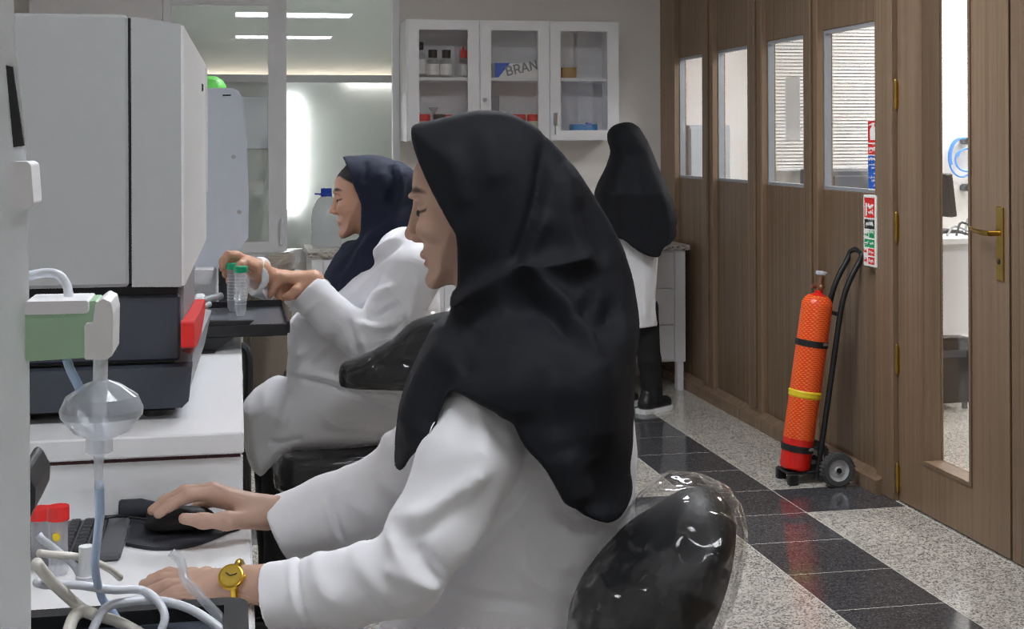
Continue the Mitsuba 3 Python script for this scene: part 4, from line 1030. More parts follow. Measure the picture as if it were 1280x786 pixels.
# head: nasion at (520.7, 257), chin at (546, 358)
hd = Head([0, 0, 0], (-.985, .15, 0), math.radians(9.5))
nas = L(524.5, 257, T1); hd.o = np.zeros(3)
hd.o = nas - hd.at(.0885, 0, .002); hd.o[1] = T1
F = Field([-.62, 1.70, .70], [.20, 2.38, 1.46], .0026)
hd.into(F, lids=0.0)
F.cap(hd.at(-.02, 0, -.06), L(625, 455, T1), .055, .058, .03)
sh_l, sh_r = L(618, 490, 1.875), L(585, 470, 2.14)
F.ell(L(655, 560, T1), [.09, .115, .18], .03)
F.cap(sh_l, sh_r, .04, .04, .03)
el_l, wr_l = L(520, 712, 1.80), Lz(318, .808, 1.865)
el_r, wr_r = L(470, 640, 2.24), L(338, 641, 2.185)
F.chain([sh_l, el_l, L(400, 735, 1.84), wr_l], [.042, .038, .033, .026], .02)
F.chain([sh_r, el_r, L(400, 636, 2.21), wr_r], [.042, .038, .033, .025], .02)
# right hand over the mouse
def finger(pts, rs, k=.006): F.chain(pts, rs, k)
wj = L(330, 640, 2.185)
mc_ = [L(270, 617, 2.155), L(266, 613, 2.178), L(268, 617, 2.203), L(274, 624, 2.226)]
for m_, r in zip(mc_, (.0128, .0132, .0124, .0115)): F.cap(wj, m_, .019, r, .014)
F.cap(mc_[0], mc_[3], .0118, .0105, .01)
finger([mc_[0], L(236, 618, 2.14), L(213, 631, 2.13), L(198, 642, 2.125)], [.0112, .0096, .0086, .0076])
finger([mc_[1], L(231, 614, 2.165), L(207, 626, 2.16), L(190, 638, 2.155)], [.0114, .0098, .0088, .0076])
finger([mc_[2], L(238, 620, 2.205), L(216, 631, 2.2), L(203, 645, 2.195)], [.0106, .0092, .0084, .0074])
finger([mc_[3], L(250, 631, 2.235), L(232, 643, 2.235), L(222, 652, 2.23)], [.0098, .0084, .0078, .007])
finger([L(318, 648, 2.165), L(283, 651, 2.128), L(254, 651, 2.11), L(230, 648, 2.10)], [.0165, .0128, .0104, .0085], .011)
# left hand flat on the desk
wj = Lz(300, .806, 1.87)
zz = .797
fl_ = [((238, 1.925), (209, 1.94), (187, 1.945), .0112), ((233, 1.905), (203, 1.917), (178, 1.922), .0114), ((235, 1.882), (207, 1.89), (184, 1.893), .0106), ((242, 1.862), (217, 1.864), (200, 1.866), .0096)]
for a, b, c, r in fl_:
    A = Lz(a[0], zz + .003, a[1]); F.cap(wj, A, .0175, r * 1.1, .014)
    finger([A, Lz(b[0], zz + .001, b[1]), Lz((b[0] + c[0]) / 2, zz - .004, (b[1] + c[1]) / 2), Lz(c[0], zz - .007, c[1])], [r, r * .88, r * .8, r * .7])
finger([Lz(284, zz, 1.89), Lz(256, zz - .002, 1.945), Lz(238, zz - .006, 1.965)], [.0145, .0105, .0082], .01)
def col1(v): return hd.paint(v, SK1, LIP1, BR1)
add_body(p1, F, col1)
hd.eyes(p1)
# headscarf
h1 = [(512.6, 156.7), (543.6, 146.3), (581.8, 138.7), (604.6, 136.2), (632.6, 138.4), (658, 149), (683.5, 166.9), (709, 198.7), (734.4, 230.5), (759.8, 269.9), (777.6, 303), (786, 327), (792.5, 350), (798.5, 381), (799, 414), (794, 444.5), (791, 495), (788.5, 530), (783, 571, 1.95), (789, 606, 1.92), (778, 630, 1.88), (757.5, 641.4, 1.85), (733, 635, 1.82), (705, 612.5, 1.80), (682.5, 582.5, 1.79), (656, 556, 1.785), (643, 530, 1.78),
      (630, 513, 1.78), (599.6, 503, 1.78), (566, 491.5, 1.79), (556.3, 505.5, 1.80), (547, 528, 1.82), (534, 546, 1.85), (517.5, 559, 1.89), (504.4, 579, 1.92), (493.5, 574, 1.95), (497, 548), (497, 525), (505.4, 482.6), (533.4, 426.7), (546, 402), (576, 380), (574, 373), (566, 362), (545, 350), (520, 330), (508, 290), (506, 230), (508, 180)]
hs = Sil(pxs(h1, T1), .0025, smooth=3)
TF = 1.915
f1 = [(512.2, 158), (513.5, 172, 1.97), (522, 206, TF), (537.5, 239.4, TF), (555, 270, TF), (566, 287, TF), (570.8, 298, TF), (571.5, 330, TF), (570.5, 361, TF), (574, 374, TF), (560, 400), (500, 420), (440, 380), (440, 200), (490, 160)]
fs_ = Sil(pxs(f1, T1), .002, .05, smooth=2)
F = Field([-.20, 1.70, .82], [.24, 2.30, 1.50], .0042)
zsh = L(600, 440, T1)[2]
def wH(a, c):
    z0 = L(600, 320, T1)[2]; z1 = L(600, 460, T1)[2]
    t = np.clip((z0 - c) / (z0 - z1), 0, 1); t = t * t * (3 - 2 * t)
    return .100 + (.238 - .100) * t + np.clip((z1 - c), 0, 1) * .08
hb_ = h1[:17] + [(792, 560), (800, 640), (800, 780), (640, 830), (488, 780), (487, 640), (491, 570), (496, 525), (504, 482.6), (531, 426.7), (544, 402), (574, 380), (572, 373), (566, 362)] + h1[-5:]
F.inflate(Sil(pxs(hb_, T1), .0025, smooth=3), T1, wH, .115, 0)
F.keep(hs)
hd.into(F, grow=.004, sub=True, k=.002)
F.cut(fs_)
# hollow inside so that the face sits in the opening
creases = [(((683, 170), (681, 215), (668, 270), (648, 325), (636, 372)), -.016, .009), (((702, 200), (714, 260), (724, 310), (744, 360)), .016, .018), (((692, 262), (666, 300), (650, 340), (640, 372)), .012, .018),
           (((545, 425), (585, 388), (628, 362), (668, 347), (720, 337), (765, 334)), .022, .018), (((640, 345), (672, 362), (706, 385), (730, 412), (746, 450)), .020, .012), (((545, 440), (590, 408), (640, 392), (690, 400)), -.014, .014), (((655, 372), (690, 395), (715, 425)), -.012, .010),
           (((556, 452), (600, 416), (650, 380)), .012, .014), (((720, 380), (750, 402), (790, 395)), -.022, .02), (((505, 560), (520, 500), (545, 450), (575, 425)), .014, .013), (((530, 540), (545, 490), (568, 455)), -.012, .012),
           (((735, 430), (750, 480), (750, 560)), .010, .025), (((650, 430), (640, 480), (645, 520)), .010, .03), (((600, 150), (612, 190), (620, 240)), .006, .018), (((560, 175), (566, 220), (585, 270)), .006, .014), (((740, 560), (752, 600), (748, 632)), -.012, .02), (((700, 545), (715, 585), (722, 620)), .010, .02), (((700, 430), (690, 480), (700, 540)), -.008, .02), (((720, 250), (745, 300), (765, 345)), -.010, .016), (((590, 470), (580, 440), (600, 415)), -.008, .014)]
cloth(p1, 'headscarf', F, M_HIJAB, creases, 1.83, .0025, 9, None, 4, 3)
# lab coat: trunk, near sleeve, far sleeve
c1 = [(585, 440), (560, 490), (542, 540), (528, 600), (520, 650), (522, 700), (505, 745), (470, 790), (450, 860), (520, 900), (700, 900), (775, 840), (786, 760), (796, 690), (792, 620), (795, 560), (785, 500), (740, 450), (660, 420)]
cs = Sil(pxs(c1, T1), .003)
F = Field([-.46, 1.66, .52], [.24, 2.44, 1.26], .0038)
F.inflate(cs, T1, lambda a, c: .15 + .02 * np.clip((1.1 - c) * 3, 0, 1), .11, 0)
sL = [sh_l, L(603, 530, 1.855), L(585, 575, 1.825), L(548, 665, 1.80), L(512, 715, 1.79), L(430, 738, 1.815), L(345, 746, 1.85)]
F.chain(sL, [.05, .062, .066, .060, .053, .049, .046], .012)
sR = [sh_r, L(575, 500, 2.17), L(520, 585, 2.225), L(480, 618, 2.235), L(415, 640, 2.215), L(350, 661, 2.195)]
F.chain(sR, [.056, .062, .062, .060, .056, .052], .02)
# hollow cuffs, cut square
def cuff(c0, d, r, rr):
    d = np.asarray(d, float); d /= np.linalg.norm(d)
    F.cap(c0 - d * .03, c0 + d * .2, rr, rr, .002, True)
def slab(c0, d, r=.12):
    """cuts off everything beyond the plane at c0 (within r)"""
    d = np.asarray(d, float); d /= np.linalg.norm(d)
    sl, (X, Y, Z) = F.blk(c0 - r, c0 + r)
    D = -((X - c0[0]) * d[0] + (Y - c0[1]) * d[1] + (Z - c0[2]) * d[2])
    F.mixin(sl, D + 0 * X * Y * Z, .003, True)
dl = L(321, 713, 1.85) - L(352, 786, 1.85); dl = np.array([-(dl[2]), 0, dl[0]]);
nl = np.array([-1.0, .1, -.25]); slab(L(336, 750, 1.85), nl, .11); F.cap(L(336, 750, 1.85) + np.array(nl) * -.04, L(336, 750, 1.85) + np.array(nl) * .02, .033, .034, .002, True)
nr = np.array([-1.0, -.1, -.42]); slab(L(345, 660, 2.195), nr, .11); F.cap(L(345, 660, 2.195) + np.array(nr) * -.04, L(345, 660, 2.195) + np.array(nr) * .02, .037, .039, .002, True)
cr = [(((492, 640), (530, 632), (575, 605), (620, 565)), .012, .013), (((510, 660), (545, 640), (590, 600)), -.008, .012), (((492, 645), (505, 680), (530, 705), (556, 716)), .012, .012), (((480, 690), (515, 705), (556, 718)), .008, .01), (((520, 660), (540, 690), (558, 715)), -.010, .010),
      (((575, 520), (595, 510), (605, 540), (600, 580)), .007, .012), (((389, 690), (400, 720), (430, 745)), .005, .012), (((430, 690), (460, 700), (500, 735)), .006, .014), (((366, 702), (374, 735), (390, 784)), -.006, .0045), (((358, 704), (366, 735), (382, 784)), .004, .006), (((374, 690), (390, 660), (402, 640)), .004, .01), (((420, 600), (440, 630), (470, 650)), .006, .014), (((700, 585), (640, 650), (545, 752)), -.012, .012),
      (((690, 640), (730, 660), (780, 640)), -.005, .015), (((660, 690), (700, 720), (760, 700)), .006, .015), (((640, 700), (690, 745), (790, 745)), .006, .012), (((540, 752), (600, 758), (680, 768)), -.006, .008), (((652, 610), (655, 680), (668, 760)), .003, .008)]
cloth(p1, 'lab_coat', F, M_COAT, cr, 1.80, .003, 11, None, 3, 5)
# trousers and shoes, under the desk
F = Field([-.62, 1.72, .04], [.22, 2.30, .72], .008)
F.ell(L(665, 800, T1) * [1, 1, 0] + [0, 0, .60], [.15, .17, .11], .03)
for bb in (1.89, 2.11):
    F.chain([np.array([.03, bb, .58]), np.array([-.38, bb, .575]), np.array([-.40, bb, .12])], [.085, .062, .048], .02)
cloth(p1, 'trousers', F, M_TROUSER, None, T1, .003, 10, None, 3)
def shoe(person, toe, heel, zb, m_sole, w=.042, h=.07):
    toe, heel = np.asarray(toe, float), np.asarray(heel, float)
    d = (toe - heel); ln = np.linalg.norm(d); d /= ln; s = np.array([-d[1], d[0], 0])
    o = []
    for t, ww in ((0, .6), (.06, .85), (.3, .82), (.6, 1.0), (.85, .95), (.97, .6), (1, .3)):
        o.append((t * ln, ww * w))
    outl = [(a, b) for a, b in o] + [(a, -b) for a, b in o[::-1]]
    pts = spline(np.array([heel[:2] + d[:2] * a + s[:2] * b for a, b in outl]), 4, closed=True)
    up = []
    P = Polygon(pts).buffer(0)
    sole = trimesh.creation.extrude_polygon(P, .024, engine='earcut'); sole.apply_translation([0, 0, zb])
    Fd = Field(np.minimum(toe, heel) - [.09, .09, 0] + [0, 0, zb - toe[2]], np.maximum(toe, heel) + [.09, .09, .16], .005)
    z0 = zb + .024
    Fd.cap(np.r_[(heel + d * .045)[:2], z0 + .022], np.r_[(toe - d * .04)[:2], z0 + .014], w * .85, w * .78, .01)
    Fd.cap(np.r_[(heel + d * .05)[:2], z0 + .025], np.r_[(heel + d * .06)[:2], z0 + .07], w * .85, w * .8, .02)
    sl, (X, Y, Z) = Fd.blk([-9, -9, -9], [99, 99, 99])
    Fd.mixin(sl, (Z - z0) + 0 * X * Y, .002, True)
    k = part(person, 'shoe', to_world(relax(Fd.net(), 2)), M_BLACK, True)
    part(k, 'sole', to_world(sole), m_sole, 30)
for bb in (1.89, 2.11): shoe(p1, (-.55, bb, 0), (-.33, bb, 0), .0, M_BLACKM)
# gold watch
wa = part(p1, 'wrist_watch', to_world(tube([Lz(296, .806, 1.868) + .0295 * np.array([0, math.cos(a), math.sin(a)]) for a in np.linspace(0, 2 * math.pi, 25)], .0052, 2, 8).apply_transform(np.diag([1.0, 1, 1, 1]))), M_GOLD, True, label='gold bracelet watch')
cdir = np.array([-.05, -.80, .60]); cdir /= np.linalg.norm(cdir)
cw = Lz(293, .806, 1.868) + cdir * .0285
part(wa, 'case', to_world(lathe([(0, 0), (.0165, 0), (.0175, .003), (.0165, .007), (.0145, .008), (0, .008)], 32, at=cw, d=cdir)), M_GOLD, 30)
part(wa, 'dial', to_world(lathe([(0, .0081), (.0138, .0083), (0, .0084)], 28, at=cw, d=cdir)), mat('dial', S(214, 180, 80), .3, metal=.6), 30)
part(wa, 'hands', to_world(cat(cyl(cw + cdir * .0088, cw + cdir * .0088 + [.009, 0, .003], .0006, 6), cyl(cw + cdir * .0088, cw + cdir * .0088 + [-.006, 0, .004], .0007, 6))), M_BLACK)
part(wa, 'crown', to_world(ball(cw + np.array([.018, 0, 0]) + cdir * .004, .0022, 2)), M_GOLD)
# ================= woman with the navy headscarf, seated at the analyser =================
T2 = 3.95
p2 = thing('person', 'seated woman in navy headscarf and white lab coat holding green capped tubes', 'person')
SK2, LIP2, BR2 = S(204, 158, 132), S(164, 104, 94), S(34, 26, 24)
h2d = Head([0, 0, 0], (-1, .02, 0), math.radians(7), scale=.97)
h2d.o = L(422, 246, T2) - h2d.at(.0885, 0, .002); h2d.o[1] = T2
F = Field([-.90, 3.44, .80], [-.18, 4.24, 1.40], .0031)
h2d.into(F, lids=.9)
F.cap(h2d.at(-.02, 0, -.06), L(478, 315, T2), .052, .055, .03)
s2l, s2r = L(518, 335, T2 - .17), L(478, 330, T2 + .17)
F.ell(L(490, 390, T2), [.11, .14, .18], .04)
F.cap(s2l, s2r, .048, .048, .04)
F.chain([s2l, L(455, 424, 3.70), L(412, 390, 3.70), L(392, 353, 3.70)], [.040, .034, .030, .026], .02)
F.chain([s2r, L(430, 385, 3.94), L(326, 341, 3.64)], [.046, .038, .025], .02)
wj = L(391, 351, 3.70)
A_ = [L(352, 347, 3.67), L(357, 344, 3.695), L(363, 347, 3.72), L(369, 352, 3.74)]
for m_ in A_: F.cap(wj, m_, .021, .0125, .016)
F.cap(A_[0], A_[3], .0125, .011, .012)
finger([A_[0], L(345, 356, 3.66), L(341, 364, 3.66), L(338.5, 369, 3.66)], [.0112, .0098, .0088, .0076])
finger([A_[1], L(346, 361, 3.69), L(349, 371, 3.69), L(352, 376, 3.69)], [.0112, .0098, .0086, .0074])
finger([A_[2], L(352, 364, 3.715), L(356, 371, 3.71), L(361, 372, 3.71)], [.0108, .0094, .0084, .0074])
finger([A_[3], L(361, 365, 3.735), L(364, 370, 3.73), L(368, 370, 3.73)], [.0096, .0084, .0076, .0066])
finger([L(380, 355, 3.68), L(370, 363, 3.66), L(362, 370, 3.655), L(356, 371, 3.655)], [.0145, .0115, .0098, .0082], .01)
wj = L(325, 338, 3.630)
A_ = [L(297, 320, 3.570), L(293, 319, 3.595), L(292, 322, 3.620), L(294, 327, 3.640)]
for m_ in A_: F.cap(wj, m_, .021, .0122, .016)
finger([A_[0], L(286, 318, 3.545), L(280, 324, 3.535), L(279, 333, 3.530)], [.0108, .0094, .0086, .0074])
finger([A_[1], L(284, 319, 3.585), L(278, 326, 3.580), L(277.5, 336, 3.575)], [.0108, .0096, .0086, .0074])
finger([A_[2], L(285, 325, 3.620), L(281, 335, 3.610), L(281, 344, 3.600)], [.0104, .0092, .0082, .0072])
finger([A_[3], L(288, 334, 3.640), L(285, 344, 3.630), L(285, 352, 3.620)], [.0094, .0084, .0076, .0066])
finger([L(315, 333, 3.590), L(306, 328, 3.550), L(301, 331, 3.530), L(298, 335, 3.520)], [.0145, .0115, .0098, .0082], .01)
add_body(p2, F, lambda v: h2d.paint(v, SK2, LIP2, BR2, S(38, 30, 28)))
h2d.eyes(p2)
hb2 = [(426.5, 196.5), (440, 194), (462, 192.8), (477, 194), (493, 199), (507, 205.5), (518, 214), (524.5, 232), (524, 256), (519, 275), (517, 300), (522, 340), (510, 420), (430, 420), (400, 380), (404, 345), (416, 322), (428, 300), (424, 291), (414, 270), (411, 250), (414, 215)]
hc2 = [(426.5, 196.5), (440, 194), (462, 192.8), (477, 194), (493, 199), (507, 205.5), (518, 214), (526, 232), (526, 256), (519, 275), (511, 288), (505, 330), (470, 350), (440, 360), (418, 357), (410, 349), (404.5, 344.5), (416, 322.5), (428, 300), (424, 291), (414, 270), (411, 250), (414, 215)]
f2 = [(426.4, 198.5), (429.4, 200, 3.9), (435.7, 215.7, 3.87), (444.6, 238.8, 3.86), (450.3, 252, 3.86), (451.8, 262, 3.86), (450.8, 280, 3.86), (448.8, 296, 3.86), (443, 301), (436, 302), (430, 303), (415, 320), (380, 310), (380, 215), (410, 200)]
F = Field([-.56, 3.70, .98], [-.22, 4.20, 1.42], .0046)
def wH2(a, c):
    z0, z1 = L(470, 270, T2)[2], L(470, 330, T2)[2]
    t = np.clip((z0 - c) / (z0 - z1), 0, 1); t = t * t * (3 - 2 * t)
    return .098 + .055 * t
F.inflate(Sil(pxs(hb2, T2), .0025, smooth=3), T2, wH2, .105, 0)
F.keep(Sil(pxs(hc2, T2), .0025, smooth=3))
h2d.into(F, grow=.004, sub=True, k=.002)
F.cut(Sil(pxs(f2, T2), .002, .05, smooth=2))
cr2 = [(((488, 203), (491, 222), (488, 245), (481, 262)), -.018, .010), (((497, 206), (499, 225), (496, 250), (486, 270)), .018, .016), (((456, 200), (455, 230)), -.005, .008), (((515, 262), (490, 272), (470, 290), (440, 330)), .02, .014), (((462, 296), (440, 320), (415, 348)), -.008, .010), (((476, 210), (480, 230), (474, 255)), .006, .016)]
cloth(p2, 'headscarf', F, M_NAVY, cr2, 3.86, .0015, 10, None, 3, 8)
c2 = [(500, 286), (525, 299), (541, 325), (549, 360), (550, 392), (553, 440), (548, 490), (530, 540), (480, 552), (430, 556), (389, 559), (376, 563), (345, 589), (325, 584), (312, 562), (306, 525), (308, 497), (325, 482), (341, 472), (361, 474), (363, 440), (365, 396), (392, 374), (418, 356), (440, 334), (458, 318), (480, 300)]
F = Field([-.90, 3.46, .40], [-.14, 4.28, 1.20], .0048)
F.inflate(Sil(pxs(c2, T2), .003, smooth=2), T2, lambda a, c: .185 + 0 * a, .065, 0)
F.chain([L(505, 318, T2 - .14), L(518, 340, T2 - .19), L(500, 385, 3.735), L(456, 424, 3.70), L(418, 398, 3.70), L(384, 362, 3.70)], [.075, .078, .068, .056, .055, .052], .014)
F.chain([L(475, 320, T2 + .15), L(468, 345, T2 + .19), L(430, 386, 3.94), L(370, 362, 3.77), L(322, 346, 3.64)], [.055, .064, .058, .055, .052], .014)
c0 = L(382, 363, 3.70); nn = np.array([-.72, 0, .69]); slab(c0, nn, .09); F.cap(c0 - nn * .03, c0 + nn * .02, .034, .035, .002, True)
c0 = L(319, 347, 3.63); nn = np.array([-.78, -.55, .2]); slab(c0, nn, .10); F.cap(c0 - nn * .03, c0 + nn * .02, .034, .035, .002, True)
cw2 = [(((500, 292), (470, 315), (440, 340), (420, 358)), 0.0120, .010), (((506, 300), (478, 322), (446, 348)), -0.0090, .008), (((445, 386), (470, 370), (500, 352)), 0.0150, .014), (((448, 392), (475, 392), (505, 375)), -0.0120, .012), (((450, 400), (475, 405), (500, 398)), 0.0120, .012), (((455, 415), (460, 432), (458, 448)), 0.0105, .008), (((380, 398), (392, 382), (410, 368)), 0.0060, .006), (((440, 392), (446, 420), (452, 446)), -0.0090, .010),
       (((520, 340), (515, 380), (505, 405)), 0.0090, .012), (((360, 476), (400, 482), (450, 498), (490, 516)), -0.0150, .008), (((362, 470), (400, 474), (450, 488), (500, 506)), 0.0120, .012), (((340, 540), (352, 520), (365, 480)), 0.0090, .014), (((330, 555), (345, 560), (380, 552)), -0.0090, .012), (((364, 450), (385, 440), (405, 425)), 0.0120, .012), (((400, 520), (420, 535), (470, 540)), 0.0090, .016), (((425, 410), (405, 440), (370, 465)), -0.0105, .012)]
cloth(p2, 'lab_coat', F, M_COAT, cw2, 3.72, .004, 13, None, 3, 11)
F = Field([-.92, 3.62, .05], [-.2, 4.2, .70], .008)
F.ell(L(510, 505, T2), [.10, .13, .08], .03)
for bb, x0 in ((T2 - .11, 340), (T2 + .11, 330)):
    F.chain([L(490, 512, bb), L(x0 + 6, 522, bb), Lz(x0 + 12, .11, bb)], [.06, .05, .046], .02)
cloth(p2, 'trousers', F, M_TROUSER, None, T2, .004, 10, None, 3)
for bb in (T2 - .11, T2 + .11):
    ax = (346 - 640) / FPX * bb
    shoe(p2, (ax - .16, bb, 0), (ax + .08, bb, 0), 0, M_BLACKM)

# ================= woman standing at the back =================
T3 = 7.19
p3 = thing('person', 'standing woman at the back in black headscarf and white coat, turned away', 'person')
h3d = Head(L(784, 187, T3), (.85, .52, 0), math.radians(14), scale=.93)
F = Field([.40, 6.85, .60], [1.0, 7.75, 1.54], .006)
h3d.into(F)
F.cap(h3d.at(-.02, 0, -.06), L(786, 235, T3), .052, .055, .03)
F.ell(L(786, 290, T3), [.13, .12, .24], .04)
sa_, sb_ = L(762, 245, T3 + .02), L(815, 248, T3 + .0)
F.cap(sa_, sb_, .05, .05, .04)
ha, hb3 = np.array([.80, 7.55, BZ + .03]), np.array([.66, 7.60, BZ + .03])
F.chain([sb_, L(836, 285, T3 + .1), ha + [0, -.1, .01]], [.046, .038, .026], .02)
F.chain([sa_, L(758, 300, T3 + .15), hb3 + [0, -.1, .01]], [.046, .038, .026], .02)
for h_ in (ha, hb3):
    for i in range(4):
        o = np.array([(i - 1.5) * .019, 0, 0])
        F.cap(h_ + [0, -.1, .01], h_ + o * .95 + [0, -.02, .005], .019, .0115, .012)
        F.chain([h_ + o + [0, -.02, .005], h_ + o * 1.1 + [0, .02, .004], h_ + o * 1.15 + [0, .05 - .006 * abs(i - 1.3), -.012]], [.0105, .0092, .0075], .005)
    sd = 1 if h_ is hb3 else -1
    F.chain([h_ + [sd * .015, -.08, 0], h_ + [sd * .04, -.045, 0], h_ + [sd * .045, -.012, -.008]], [.014, .0108, .0085], .01)
add_body(p3, F, lambda v: h3d.paint(v, SK2, LIP2, BR2))
h3d.eyes(p3)
hb_3 = [(770, 155), (785, 152.5), (796, 157), (802, 163), (812, 181), (825, 214), (839, 244.5), (845.5, 270), (845.5, 286), (848, 330), (830, 370), (760, 370), (735, 300), (742, 250), (745, 234), (756, 211), (763, 191), (759.5, 176), (760.6, 163)]
hc3 = hb_3[:9] + [(838, 298), (824, 308), (820, 317.5), (804, 316), (789, 307), (776, 297), (758, 290), (738, 270)] + hb_3[-6:]
F = Field([.34, 6.80, .72], [.94, 7.58, 1.56], .0075)
F.inflate(Sil(pxs(hb_3, T3), .004, smooth=3), lambda a, c: T3 + .01 + .05 * np.clip(1.33 - c, 0, .3), lambda a, c: .125 + .10 * np.clip((1.33 - c) / .2, 0, 1), .075, 0)
F.keep(Sil(pxs(hc3, T3), .004, smooth=3))
h3d.into(F, grow=.005, sub=True, k=.002)
cloth(p3, 'headscarf', F, M_HIJAB, [(((800, 175), (815, 215), (830, 270)), .008, .02), (((770, 220), (765, 260), (770, 290)), .008, .02), (((795, 210), (800, 260), (805, 310)), -.008, .025)], T3, .004, 8, None, 3, 2)
c3 = [(760, 240), (748, 280), (748, 330), (750, 406), (800, 407), (817, 406), (819, 372), (823, 330), (828, 300), (828, 260), (810, 240)]
F = Field([.34, 6.85, .40], [.95, 7.62, 1.24], .0075)
F.inflate(Sil(pxs([(765, 262), (750, 290), (748, 330), (749, 440), (818, 440), (819, 372), (822, 335), (822, 300), (816, 270), (800, 258)], T3), .004, smooth=3), T3, .125, .11, 0)
sl, (X, Y_, Z) = F.blk([-9, -9, -9], [99, 99, 99])
F.mixin(sl, (Z - L(800, 406, T3)[2]) + 0 * X * Y_, .004, True)
F.chain([sb_ + [-.02, .02, -.03], L(832, 285, T3 + .12), ha + [0, -.11, .01]], [.045, .048, .042], .02)
F.chain([sa_ + [.02, .02, -.03], L(762, 300, T3 + .17), hb3 + [0, -.11, .01]], [.045, .048, .042], .02)
cloth(p3, 'lab_coat', F, M_COAT, [(((800, 330), (803, 370), (801, 404)), .008, .02), (((780, 330), (785, 400)), -.008, .02), (((815, 330), (812, 400)), -.006, .015)], T3, .006, 9, None, 3, 4)
F = Field([.36, 6.9, .05], [.92, 7.5, .64], .008)
F.chain([L(806, 385, T3), L(812, 450, T3), L(816, 503, T3)], [.07, .058, .054], .02)
F.chain([L(775, 385, T3 + .1), L(775, 440, T3 + .1), L(778, 496, T3 + .1)], [.07, .058, .054], .02)
cloth(p3, 'trousers', F, M_TROUSER, None, T3, .004, 10, None, 3)
ax = lambda px, t: (px - 640) / FPX * t
shoe(p3, (ax(839, T3), T3 + .10, 0), (ax(797, T3), T3 - .06, 0), 0, M_WHITE2, .045)
shoe(p3, (ax(800, T3) + .0, T3 + .24, 0), (ax(762, T3), T3 + .08, 0), 0, M_WHITE2, .045)
# ------------------------------------------------------------------ chairs
def wheelbase(k, cx_, cy_, zs, r=.30, col=M_BLACK):
    part(k, 'column', cat(cyl((cx_, cy_, .10), (cx_, cy_, zs), .026, 18), cyl((cx_, cy_, .09), (cx_, cy_, .28), .035, 18)), col)
    for i in range(5):
        a = i * 2 * math.pi / 5 + .35
        e = np.array([cx_ + r * math.cos(a), cy_ + r * math.sin(a), .085])
        lg = part(k, 'leg', tube([(cx_, cy_, .115), (cx_ * .5 + e[0] * .5, cy_ * .5 + e[1] * .5, .11), e], [.024, .02, .015], 4, 10), col)
        part(lg, 'caster', cat(*[cyl((e[0] + s * .008 * -math.sin(a) - .012 * s * math.sin(a), e[1] + .02 * s * math.cos(a), .026), (e[0] + s * .008 * -math.sin(a) - .022 * s * math.sin(a), e[1] + .03 * s * math.cos(a), .026), .026, 14) for s in (-1, 1)]), M_BLACKM)
def cushion(cx_, cy_, z0, z1, w, d, bev=.05):
    P = Polygon([(-w / 2, -d / 2), (w / 2, -d / 2), (w / 2, d / 2), (-w / 2, d / 2)]).buffer(-bev).buffer(bev, quad_segs=6)
    ring = []
    for t, s in ((0, .93), (.15, .98), (.5, 1.0), (.8, .985), (1, .93)):
        p = np.array(P.exterior.coords)[:-1] * s
        ring.append([(x + cx_, y + cy_, z0 + (z1 - z0) * t) for x, y in p])
    return loft(ring)
def wrinkle(m, amp, fs, seed=0, ridge=True):
    v = m.vertices; n = np.array(m.vertex_normals)
    a = meshkit.fbm(v * fs, 4, seed)
    if ridge: a = 1 - np.abs(2 * a - 1) * 2.2
    m.vertices = v + n * (amp * a)[:, None]
    return m
def pad(out, t, half, R, h=.006, skew=0.0, off=0.0):
    sil = Sil(pxs(out, t), .003, smooth=3)
    x0, z0, x1, z1 = sil.poly.bounds
    am = (x0 + x1) / 2
    F = Field([x0 - .03, t - half - .1, z0 - .03], [x1 + .03, t + half + .1, z1 + .03], h)
    F.inflate(sil, lambda a, c: t + skew * (a - am), half, R, 0)
    return relax(F.net(), 4)
def grow(m, d):
    m = m.copy(); m.vertices = m.vertices + np.array(m.vertex_normals) * d; return m
# chair of the nearest woman
k = thing('office_chair', 'black padded chair wrapped in clear plastic behind the nearest woman', 'chair')
o1 = [(712, 830), (708, 786), (712, 755), (722, 728), (742, 700), (768, 678), (795, 657), (822, 642), (850, 626), (876, 617), (900, 622), (915, 639), (919, 660), (914, 700), (903, 738), (887, 775), (868, 815), (800, 850)]
bp = pad(o1, 1.84, .15, .075, skew=.15)
part(k, 'backrest', to_world(bp), M_VINYL, True)
o1b = [(708, 835), (703, 786), (706, 752), (716, 722), (737, 692), (762, 670), (783, 656), (790, 640), (806, 624), (838, 611), (868, 607), (896, 613), (917, 622), (926, 648), (922.5, 692), (911, 737), (893, 777), (874, 822), (800, 858)]
wp = wrinkle(pad(o1b, 1.84, .16, .08, .0045, skew=.15), .008, 13, 3)
fold_ = [(((735, 700), (790, 660), (850, 625), (885, 615)), .008, .012), (((716, 760), (728, 735), (745, 715)), .006, .008), (((838, 695), (850, 665), (880, 640)), .006, .01), (((905, 640), (900, 690), (880, 750)), .005, .01), (((730, 720), (760, 735), (770, 760)), .005, .008)]
part(k, 'plastic_wrap', to_world(folds(wp, fold_, 1.72)), M_WRAP, True, label='clear wrinkled plastic wrap')
sc1 = W_(Lz(690, .48, 2.02))
part(k, 'seat', cushion(sc1[0], sc1[1], .43, .50, .48, .46), M_VINYL, 30)
part(k, 'back_support', tube([W_(Lz(690, .43, 2.02)), W_(Lz(780, .42, 2.0)), W_(Lz(822, .52, 1.88)), W_(Lz(820, .72, 1.85))], .02, 6, 10), M_BLACK)
wheelbase(k, sc1[0], sc1[1], .43)
